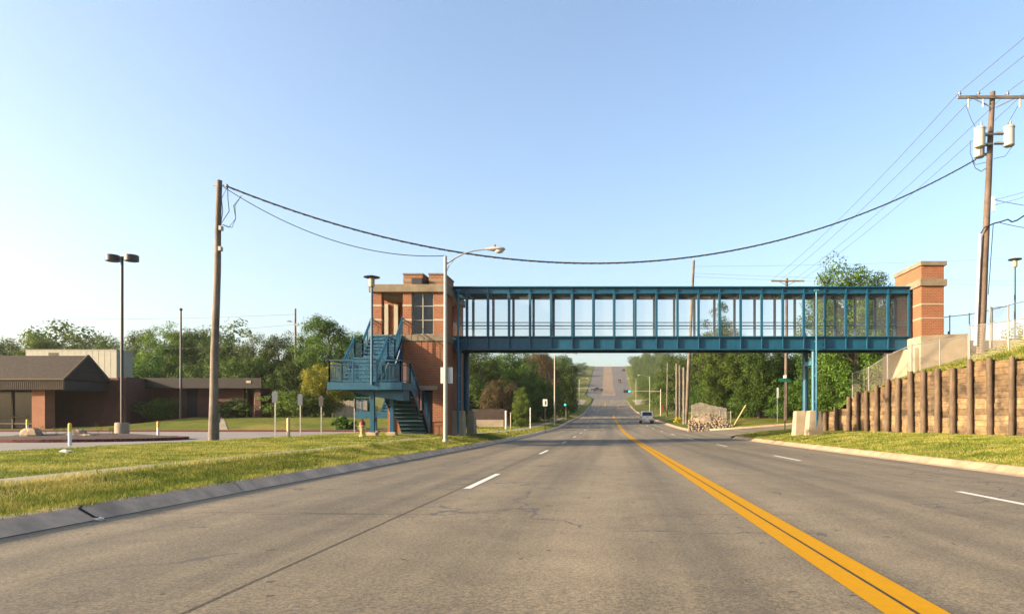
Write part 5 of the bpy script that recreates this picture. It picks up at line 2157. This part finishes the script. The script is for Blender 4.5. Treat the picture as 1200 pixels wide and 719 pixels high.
b.path([tuple(at(860.5, 497.5, 67)), tuple(at(874, 474.5, 68))], .07, 8)
tag(b.build('guy_guard', YELLOWP, None, tuple(at(860.5, 497.5, 67)), smooth=True), 'leaning pale yellow guy-wire guard right of the rubble heap', 'guy guard')
bush('low clump of yellow flowers beside the pole stubs', (790.5 - CX) * 95 / F + .4, 95, .55, .4, .8, LEAF_F, None, 'flower_clump', 'flowers', n=20, per=30, base=gz(9.6, 95))


# ------------------------------------------------------------------ vehicles
def car(label, name, cat, loc, rot, paint, kind='suv', s=1.0):
    root = thing(name, label, cat, (0, 0, 0))
    W = .95
    if kind == 'suv':
        side = [(-2.3, .42), (-2.36, .62), (-2.34, 1.02), (-2.12, 1.10), (-1.85, 1.70), (-1.55, 1.76), (.2, 1.74), (.95, 1.12), (2.1, 1.0), (2.3, .8), (2.3, .42)]
        glass_x = [(-1.95, 1.16), (-1.74, 1.62), (.1, 1.64), (.72, 1.15)]
    elif kind == 'pickup':
        side = [(-2.7, .5), (-2.75, .7), (-2.7, 1.12), (-.75, 1.12), (-.70, 1.70), (-.45, 1.80), (.6, 1.78), (1.15, 1.2), (2.45, 1.1), (2.65, .9), (2.65, .5)]
        glass_x = [(-.6, 1.2), (-.52, 1.66), (.55, 1.68), (1.0, 1.22)]
    else:
        side = [(-2.2, .35), (-2.25, .55), (-2.15, .95), (-1.5, 1.0), (-1.0, 1.42), (.3, 1.44), (1.0, .98), (2.0, .85), (2.25, .65), (2.25, .35)]
        glass_x = [(-1.3, 1.02), (-.92, 1.36), (.25, 1.38), (.8, 1.02)]
    b = MB()
    n = len(side)
    vs = []
    for sx, inset in ((-1, 0), (1, 0)):
        for y, z in side:
            tuck = .0 if z < 1.12 else (z - 1.12) * .24
            vs.append((sx * (W - tuck), y, z))
    fs = [tuple(range(n)), tuple(range(n, 2 * n))[::-1]] + [(i, n + i, n + (i + 1) % n, (i + 1) % n) for i in range(n)]
    b.add(vs, fs)
    body = b.build('body', paint, root, bevel=.06)
    for sx in (-1, 1):
        b = MB()
        x = W - .07
        p = [(sx * (x - (z - 1.12) * .24 + .075), y, z) for y, z in glass_x]
        b.prism(p, (sx * .012, 0, 0))
        b.build('side_window', GLASS, root)
    if kind == 'suv':
        b = MB()
        b.prism([(-.72, -2.13, 1.14), (.72, -2.13, 1.14), (.64, -1.90, 1.62), (-.64, -1.90, 1.62)], (0, -.03, .01))
        b.build('rear_window', GLASS, root)
        for sx in (-1, 1):
            b = MB()
            b.box(sx * .80, sx * .94, -2.40, -2.33, .78, 1.04)
            b.build('tail_lamp', TAIL, root)
        b = MB()
        b.box(-.93, .93, -2.44, -2.30, .42, .64)
        b.build('rear_bumper', GALVD, root, bevel=.03)
        b = MB()
        b.box(-.26, .26, -2.462, -2.445, .46, .60)
        b.build('number_plate', WHITE, root)
        b = MB()
        b.box(-.06, .06, -2.40, -2.37, .86, .95)
        b.build('badge', BLACK, root)
    else:
        b = MB()
        zf = .72
        for sx in (-1, 1):
            b.box(sx * .6, sx * .9, side[-2][0] - .02, side[-2][0] + .02, zf - .05, zf + .1)
        b.build('headlight', LENS, root)
    wy_ = (-1.4, 1.42) if kind != 'pickup' else (-1.65, 1.65)
    for y in wy_:
        for sx in (-1, 1):
            b = MB()
            b.path([(sx * .70, y, .36), (sx * .97, y, .36)], .36, 18)
            wl = b.build('wheel', TYRE, root, smooth=True)
            b = MB()
            b.path([(sx * .971, y, .36), (sx * .985, y, .36)], .2, 12)
            b.build('rim', GALV, wl)
    root.location = loc
    root.rotation_euler.z = rot
    root.scale = (s, s, s)
    return root


def rd(x, Y):
    return (x, Y, float(prof(Y)) + .005)


car('silver suv seen from behind in the right lane beyond the bridge', 'suv', 'car', rd((757.3 - CX) * 101 / F, 101), .0, SILVER)
car('black pickup truck turning across the far left lanes', 'pickup_truck', 'pickup truck', rd((699.5 - CX) * 385 / F, 385), math.radians(78), CARBLK, 'pickup', 1.25)
car('nearer maroon car climbing the far hill in the right lanes', 'parked_car' if False else 'sedan', 'car', rd((726 - CX) * 460 / F, 460), 0, MAROON, 'suv', 1.15)
car('farther dark red car near the crest in the right lanes', 'sedan', 'car', rd((730.7 - CX) * 560 / F, 560), 0, MAROON, 'sedan', 1.1)

# ------------------------------------------------------------------ light, sky, camera
SUN_EL, SUN_OFF = 17.0, 19.0
az = math.radians(SUN_OFF)
el = math.radians(SUN_EL)
to_sun = Vector((-math.cos(az) * math.cos(el), -math.sin(az) * math.cos(el), math.sin(el)))
ld = bpy.data.lights.new('sun', 'SUN')
ld.energy = 5.0
ld.angle = math.radians(.6)
ld.color = (1.0, .80, .55)
lo = bpy.data.objects.new('sun', ld)
COL.objects.link(lo)
lo.location = (-60, -40, 60)
lo.rotation_euler = (-to_sun).to_track_quat('-Z', 'Y').to_euler()

w = bpy.data.worlds.new('World')
scn.world = w
w.use_nodes = True
nt = w.node_tree
bg = nt.nodes['Background']
sky = nt.nodes.new('ShaderNodeTexSky')
sky.sky_type = 'NISHITA'
sky.sun_disc = False
sky.sun_elevation = el
sky.sun_rotation = math.atan2(to_sun.x, to_sun.y)
sky.altitude = 300
sky.air_density = 1.0
sky.dust_density = 4.6
sky.ozone_density = 1.5
nt.links.new(sky.outputs[0], bg.inputs[0])
bg.inputs[1].default_value = .125

# the summer haze: one closed box of thin even air round everything
hm = bpy.data.materials.new('haze')
hm.use_nodes = True
hn = hm.node_tree
hn.nodes.remove(hn.nodes['Principled BSDF'])
pv = hn.nodes.new('ShaderNodeVolumePrincipled')
pv.inputs['Color'].default_value = (.95, .96, .98, 1)
pv.inputs['Density'].default_value = HAZE
pv.inputs['Anisotropy'].default_value = .35
hn.links.new(pv.outputs[0], hn.nodes['Material Output'].inputs['Volume'])
b = MB()
b.box(-1010, 1010, -130, 1160, -12, 75)
o = b.build('haze', hm)
tag(o, 'thin summer haze over the road and the far hill', 'haze', None, 'stuff')

cd = bpy.data.cameras.new('camera')
cam = bpy.data.objects.new('camera', cd)
COL.objects.link(cam)
cam.location = (0, 0, 0)
cam.rotation_euler = (math.radians(90), 0, 0)
cd.sensor_width = 36
cd.lens = F / 1200 * 36
cd.shift_x = -(CX - 600) / 1200
cd.shift_y = (CY - 359.5) / 1200
cd.clip_start = .05
cd.clip_end = 6000
scn.camera = cam

scn.view_settings.view_transform = 'Standard'
scn.view_settings.look = 'None'
scn.view_settings.exposure = 1.66
scn.view_settings.gamma = 1.0
scn.render.engine = 'CYCLES'
scn.cycles.use_denoising = True
scn.cycles.max_bounces = 6
scn.cycles.transparent_max_bounces = 16
